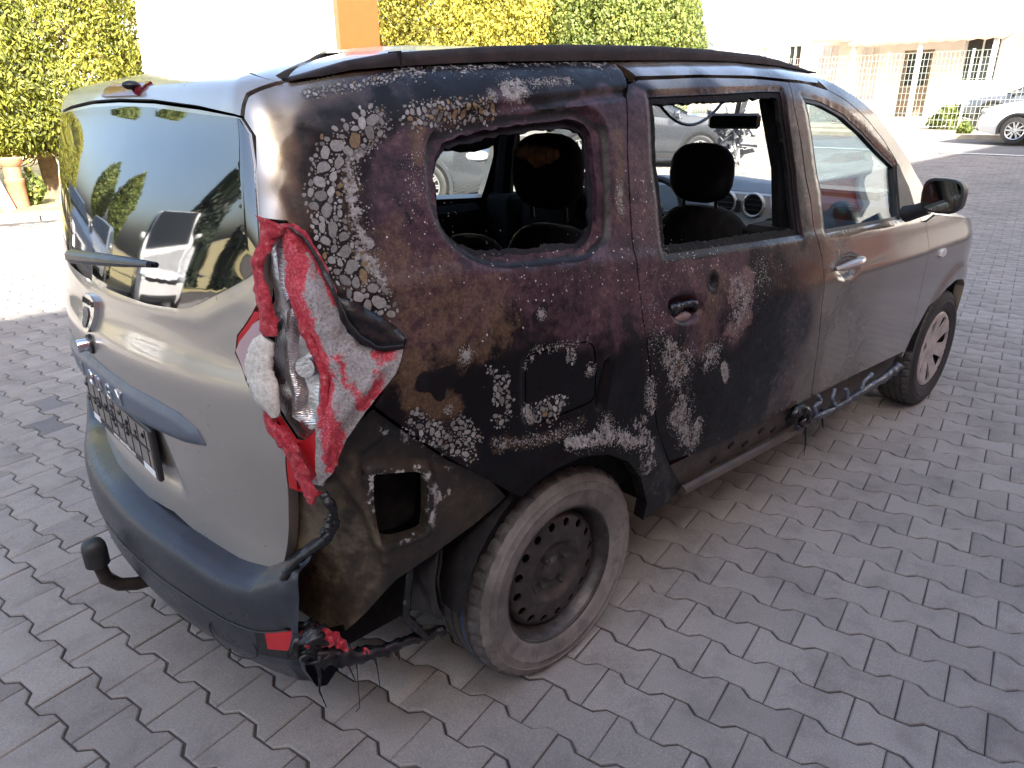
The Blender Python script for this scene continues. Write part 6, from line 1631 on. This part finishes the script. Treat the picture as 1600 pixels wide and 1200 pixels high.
# ------------------------------------------------------------------ other vehicles
M_carglass, nt, b = nodes('dark_car_glass'); b.inputs['Base Color'].default_value = (.015, .018, .02, 1); b.inputs['Roughness'].default_value = .03
M_headl = simple('headlamp', (.55, .56, .58), .1, .4, var=.3, scale=20)
M_alloy = simple('bright_alloy', (.55, .55, .56), .25, .8, var=.08)
def make_car(name, label, loc, rz, paint_, L=4.5, W=1.82, H=1.66, wb=2.68, rt_=.34, of=.92, zh=1.0, zb=1.02, rear=.35, ws=1.05, arch=True, spokes=5, cat='car', front=True, roofx=None, group=None):
    t = empty(name, loc, rz, label, cat, group)
    xf, xr = wb / 2 + of, wb / 2 + of - L
    xh = wb / 2 - .30                                     # foot of the windscreen
    P_top = [(xr, zb - .30), (xr + .04, zb), (xr + rear, H - .10), (xr + rear + .35, H - .01), (xr + rear + .9, H), (xh - ws - .25, H - .01), (xh - ws, H - .05), (xh, zh + .03), (xh + .35, zh), (xf - .35, zh - .10), (xf - .12, zh - .20), (xf, zh - .42)]
    xs = np.unique(np.r_[np.linspace(xr, xf, 44), [p_[0] for p_ in P_top]])
    top = np.interp(xs, *np.array(P_top).T); belt = np.minimum(top, np.interp(xs, [xr, xh, xf], [zb + .02, zb - .06, zh - .1]))
    bot = np.interp(xs, [xr, xr + .5, xf - .5, xf], [.36, .22, .20, .30])
    e = np.minimum((xs - xr) / .55, (xf - xs) / .75); w_ = W / 2 * (1 - .22 * np.clip(1 - e, 0, 1) ** 2.2)
    def sec(i):
        c = top[i] - belt[i]; k_ = np.clip(c / .35, 0, 1); w0, b0, t0, z0 = w_[i], belt[i], top[i], bot[i]
        wr = w0 * (.97 - .17 * k_)
        return [(.86 * w0, z0), (.97 * w0, z0 + .10), (w0, z0 + .35 * (b0 - z0)), (w0 * .995, z0 + .75 * (b0 - z0)), (w0 * .965, b0), (wr + (w0 * .965 - wr) * .1, t0 - .10 * k_ - .0), (wr * .90, t0 - .012), (wr * .5, t0 + .018), (0, t0 + .022)]
    SEC = np.array([sec(i) for i in range(len(xs))]); m_ = SEC.shape[1]
    full = np.concatenate([SEC, SEC[:, -2::-1] * [-1, 1]], 1)
    V = np.concatenate([np.repeat(xs, full.shape[1])[:, None], full.reshape(-1, 2)], 1); k = full.shape[1]
    F = [(i * k + j, (i + 1) * k + j, (i + 1) * k + j + 1, i * k + j + 1) for i in range(len(xs) - 1) for j in range(k - 1)]
    F += [tuple(range(k)), tuple((len(xs) - 1) * k + j for j in range(k))[::-1]]
    body = mesh_from('body', V, F, paint_, t, True, sharp=38)
    def pt(x_, j, f_):
        A = np.array([np.interp(x_, xs, SEC[:, j, q_]) for q_ in (0, 1)]); B = np.array([np.interp(x_, xs, SEC[:, j + 1, q_]) for q_ in (0, 1)])
        p_ = A + (B - A) * f_; return np.array([x_, p_[0], p_[1]])
    def pane(x0, x1, sgn, s0=0, s1=0):
        n_ = 6; lo = [pt(x0 + (x1 - x0) * i / n_, 4, .12) for i in range(n_ + 1)]; hi = [pt(x0 + s0 + (x1 - s1 - x0 - s0) * i / n_, 4, .92) for i in range(n_ + 1)]
        P_ = np.array([v_ for a_ in zip(lo, hi) for v_ in a_]); Q_ = P_.copy(); P_[:, 1] += .010
        P_[:, 1] *= sgn; Q_[:, 1] = Q_[:, 1] * sgn - .01 * sgn; n2 = len(P_)
        f0 = [(2 * i, 2 * i + 2, 2 * i + 3, 2 * i + 1) for i in range(n_)]
        if sgn > 0: f0 = [f_[::-1] for f_ in f0]
        mesh_from('side_window', np.r_[P_, Q_], f0 + [tuple(q_ + n2 for q_ in f_[::-1]) for f_ in f0] + [(0, 1, n2 + 1, n2), (2 * n_, 2 * n_ + n2, 2 * n_ + 1 + n2, 2 * n_ + 1)], M_carglass, body)
    mid = (xh - .45 + xr + .6) / 2 + .1
    for sgn in (-1, 1):
        pane(mid + .04, xh - .12, sgn, 0, ws * .62); pane(xr + .95, mid - .04, sgn); pane(xr + .30, xr + .86, sgn, rear * .5, 0)
    def cross(x0, x1, z0, z1, name_, dx):
        P_ = []
        for x_, z_ in ((x0, z0), (x1, z1)):
            wy = np.interp(x_, xs, SEC[:, 6, 0]) * .96
            for f_ in np.linspace(-1, 1, 7): P_.append((x_ + dx, wy * f_, z_ + .022 * (1 - abs(f_))))
        Q_ = [(a_ - dx * 1.5, b_, c_ - .02) for a_, b_, c_ in P_]
        mesh_from(name_, P_ + Q_, [(i, i + 1, i + 8, i + 7) if dx > 0 else (i, i + 7, i + 8, i + 1) for i in range(6)] + [(i + 14, i + 21, i + 22, i + 15) for i in range(6)], M_carglass, body)
    cross(xh - .04, xh - ws + .08, zh + .07, H - .07, 'windscreen', .02)
    cross(xr + .10, xr + rear - .05, zb + .12, H - .16, 'rear_screen', -.03)
    for sgn in (-1, 1):
        for X in (-wb / 2, wb / 2):
            wy = np.interp(X, xs, w_)
            n_ = 22; tt = np.linspace(-.25, math.pi + .25, n_)
            for r0, r1, y0, m__, nm in ((0, rt_ + .055, wy + .004, M_char, 'wheel_well'), (rt_ + .045, rt_ + .10, wy + .016, M_black if arch else paint_, 'arch_trim')):
                Va = [(X + r_ * math.cos(q_), sgn * y0, rt_ + r_ * math.sin(q_)) for q_ in tt for r_ in (max(r0, .01), r1)]
                Vb = [(a_, b_ - sgn * .03, c_) for a_, b_, c_ in Va]; n2 = len(Va)
                f0 = [(2 * i, 2 * i + 1, 2 * i + 3, 2 * i + 2) for i in range(n_ - 1)]
                if sgn > 0: f0 = [f_[::-1] for f_ in f0]
                mesh_from(nm, Va + Vb, f0 + [(2 * i, 2 * i + 2, 2 * i + 2 + n2, 2 * i + n2) for i in range(n_ - 1)] + [(2 * i + 1, 2 * i + 3, 2 * i + 3 + n2, 2 * i + 1 + n2) for i in range(n_ - 1)], m__, body)
            wl = empty('wheel', (0, 0, 0), parent=t)
            cy = sgn * (wy - .085)
            MB().lathe([(rt_ * .66, -.10), (rt_ * .72, -.112), (rt_ * .90, -.115), (rt_ * .97, -.10), (rt_, -.07), (rt_, .07), (rt_ * .97, .10), (rt_ * .7, .112)], 40, 'y', (X, cy, rt_)).build('tyre', M_side, wl, True)
            mb = MB()
            for i in range(spokes * 2):
                a_ = 2 * math.pi * (i // 2) / spokes + (.17 if i % 2 else -.17) + .3
                u_ = np.array([math.cos(a_), 0, math.sin(a_)]); v_ = np.array([-math.sin(a_), 0, math.cos(a_)]); c_ = np.array([X, cy + sgn * .098, rt_])
                a2 = np.array([math.cos(a_ + (.10 if i % 2 else -.10)), 0, math.sin(a_ + (.10 if i % 2 else -.10))])
                q_ = [c_ + u_ * .04 - v_ * .022, c_ + u_ * .04 + v_ * .022, c_ + a2 * rt_ * .66 + v_ * .020, c_ + a2 * rt_ * .66 - v_ * .020]
                mb.add(q_ + [p_ - [0, sgn * .03, 0] for p_ in q_], [(0, 1, 2, 3), (3, 2, 1, 0)][:1] + [(4, 7, 6, 5), (0, 4, 5, 1), (1, 5, 6, 2), (2, 6, 7, 3), (3, 7, 4, 0)])
            mb.lathe([(rt_ * .62, .0), (rt_ * .62, sgn * .10), (rt_ * .68, sgn * .108), (rt_ * .69, sgn * .09)], 40, 'y', (X, cy, rt_)).lathe([(0, sgn * .105), (.05, sgn * .10), (.055, sgn * .06)], 16, 'y', (X, cy, rt_))
            rm_ = mb.build('rim', M_alloy, wl)
            MB().lathe([(0, sgn * .045), (rt_ * .64, sgn * .045)], 24, 'y', (X, cy, rt_)).build('brake_disc', M_char, rm_)
        if front:
            MB().ball((xf - .22, sgn * W * .37, zh - .24), (.20, .16, .075), 14, 8, 3).build('headlamp', M_headl, body, True)
        MB().ball((xr + .10, sgn * W * .41, zb - .10), (.10, .10, .16), 12, 8, 3).build('tail_lamp', M_brake, body, True)
        MB().ball((xh - .25, sgn * (W / 2 + .10), zb + .06), (.07, .11, .08), 12, 8, 3).build('door_mirror', paint_, body, True)
        for x_ in (mid, xh - .95):
            MB().box((x_ - .2 - .1, sgn * (W / 2 - .004), zb - .16), (x_ - .02, sgn * (W / 2 + .022), zb - .125), bev=.008).build('door_handle', paint_, body)
        MB().box((-wb / 2 + rt_ + .1, sgn * (W / 2 - .05), .19), (wb / 2 - rt_ - .1, sgn * (W / 2 + .012), .30), bev=.01).build('sill_trim', M_black, body)
        MB().box((mid - .006, sgn * (W / 2 - .01), .32), (mid + .006, sgn * (W / 2 + .003), zb - .03)).build('door_gap', M_char, body)
    if front:
        MB().box((xf - .10, -W * .30, zh - .42), (xf + .02, W * .30, zh - .24), bev=.02).build('grille', M_black, body)
        MB().box((xf - .15, -W * .36, .30), (xf + .03, W * .36, .44), bev=.03).build('lower_grille', M_black, body)
    return t, body
P_wht = paint('white_paint', (.78, .78, .77), .25, 0, 1.0)
P_dk = paint('dark_grey_paint', (.06, .065, .075), .25, .5, 1.0)
P_mid = paint('steel_grey_paint', (.13, .145, .17), .25, .6, 1.0)
P_slv = paint('light_silver_paint', (.45, .46, .47), .25, .6, 1.0)
make_car('parked_car', 'white off-roader with black arch trim parked at the kerb, right edge', (23.0, 2.35, .45), R(90), P_wht, L=4.65, H=1.70, wb=2.70, rt_=.335, zh=1.05, zb=1.08, of=.95)
make_car('parked_car', 'dark car standing behind the mesh fence', (28.2, 4.6, .75), R(105), P_mid, H=1.50, zh=.92, zb=.95)
def toward(front, rz, wb): return (front[0] - wb / 2 * math.cos(rz), front[1] - wb / 2 * math.sin(rz), float(gz(front[0])))
rz = math.atan2(-2.1, 1.35)
crash, cb_ = make_car('crashed_car', 'steel grey off-roader with a smashed front, seen through the side door', toward((14.1, 8.0), rz, 2.66), rz, P_dk, L=4.35, H=1.66, wb=2.66, zh=1.08, zb=1.06, of=.80, front=False)
g = np.random.default_rng(77)
M_debris = simple('torn_metal', (.05, .05, .053), .4, .4, var=.6, scale=12); M_debris2 = simple('bare_torn_plastic', (.30, .30, .31), .4, .3, var=.4)
mbs = [MB(), MB()]
for i in range(420):
    c_ = np.array([1.33 + .30 + g.random() ** 1.4 * .62, g.uniform(-.9, .6), .25 + g.random() * .76])
    a_ = g.normal(0, .14, 3); b_ = g.normal(0, .06, 3); d_ = g.normal(0, .03, 3)
    q_ = [c_, c_ + a_, c_ + a_ + b_, c_ + b_ + d_]
    mbs[int(g.random() < .22)].add(q_ + [p_ + np.array([.008, .006, .006]) for p_ in q_], [(0, 1, 2, 3), (7, 6, 5, 4), (0, 4, 5, 1), (1, 5, 6, 2), (2, 6, 7, 3), (3, 7, 4, 0)])
for i in range(16):
    p_ = np.array([1.55 + g.random() * .5, g.uniform(-.85, .5), .3 + g.random() * .6])
    mbs[0].tube([p_, p_ + g.normal(0, .15, 3), p_ + g.normal(0, .22, 3)], .014, 6)
tag(mbs[0].build('crumpled_front', M_debris, crash), kind='stuff'); tag(mbs[1].build('torn_trim', M_debris2, crash), kind='stuff')
rz = R(-62)
make_car('parked_car', 'dark estate car close behind the rear side window', toward((6.3, 7.55), rz, 2.7), rz, P_dk, H=1.55, wb=2.7, zh=1.02, zb=1.0, rt_=.345, spokes=10, arch=False)
# behind the photographer's left: what the rear glass mirrors
van, vb_ = make_car('white_van', 'white panel van with a red stripe standing behind the car', (-7.4, 9.2, 0), R(-62), P_wht, L=5.9, W=2.0, H=2.65, wb=3.6, rt_=.36, of=.95, zh=1.25, zb=1.45, rear=.08, ws=.95, cat='van')
for sgn in (-1, 1): MB().box((-2.2, sgn * .995, .92), (1.9, sgn * 1.012, 1.04)).build('red_stripe', M_red, van)
make_car('parked_car', 'silver car behind the white van', (-4.9, 12.6, 0), R(-60), P_slv, H=1.5)
make_car('parked_car', 'dark car beside the silver one, behind the camera', (-1.9, 9.4, 0), R(-95), P_dk, H=1.45)
SPR = [(.3, 1.6), (2, 1.55), (4, 1.15), (6, .75), (8, .3), (9, .03)]
for (x_, y_, sd, s_, lb) in ((-16, 18, 41, 1.0, 'tall dark spruce mirrored in the rear window'), (-18.5, 14.5, 42, .66, 'lower rounded conifer mirrored at the corner of the rear window')):
    tree('spruce_tree', lb, 'tree', (x_, y_, 0), [(a * s_, b_ * s_ * 1.15) for a, b_ in SPR], 12000, .17, M_dkg, sd, 7, .15, 'conifers behind the camera', elong=2.2, lump=.3, shell=.7, droop=.4)
for (x_, y_, sd, lb) in ((-12.5, 29, 43, 'green tree far behind the white van'), (-10, 33, 44, 'second green tree far behind the white van')):
    tree('leafy_tree', lb, 'tree', (x_, y_, 0), [(a * .75, b_ * .55) for a, b_ in DEC], 7000, .2, M_grn, sd, 5, .15, 'trees behind the van', lump=.35, shell=.7)

# scraps on the paving
M_leaf = simple('fallen_leaf', (.30, .17, .06), .8, var=.4, scale=20)
for i, (u_, lb) in enumerate((((-.30, -2.30), 'tiny tan leaf lying low at the right of the pavers'), ((1.25, -2.05), 'pale scrap on the pavers beside the sill'), ((-.9, -1.35), 'small brown leaf behind the burnt bumper'))):
    q_ = [(-.018, 0, .001), (0, -.009, .006), (.020, 0, .003), (0, .010, .007)]
    o = mesh_from('fallen_leaf', q_ + [(a, b_, c - .001) for a, b_, c in q_], [(0, 1, 2, 3), (7, 6, 5, 4)], M_leaf, None); o.location = (*u_, .004); o.rotation_euler = (0, 0, i * 1.3)
    tag(o, lb, 'leaf')
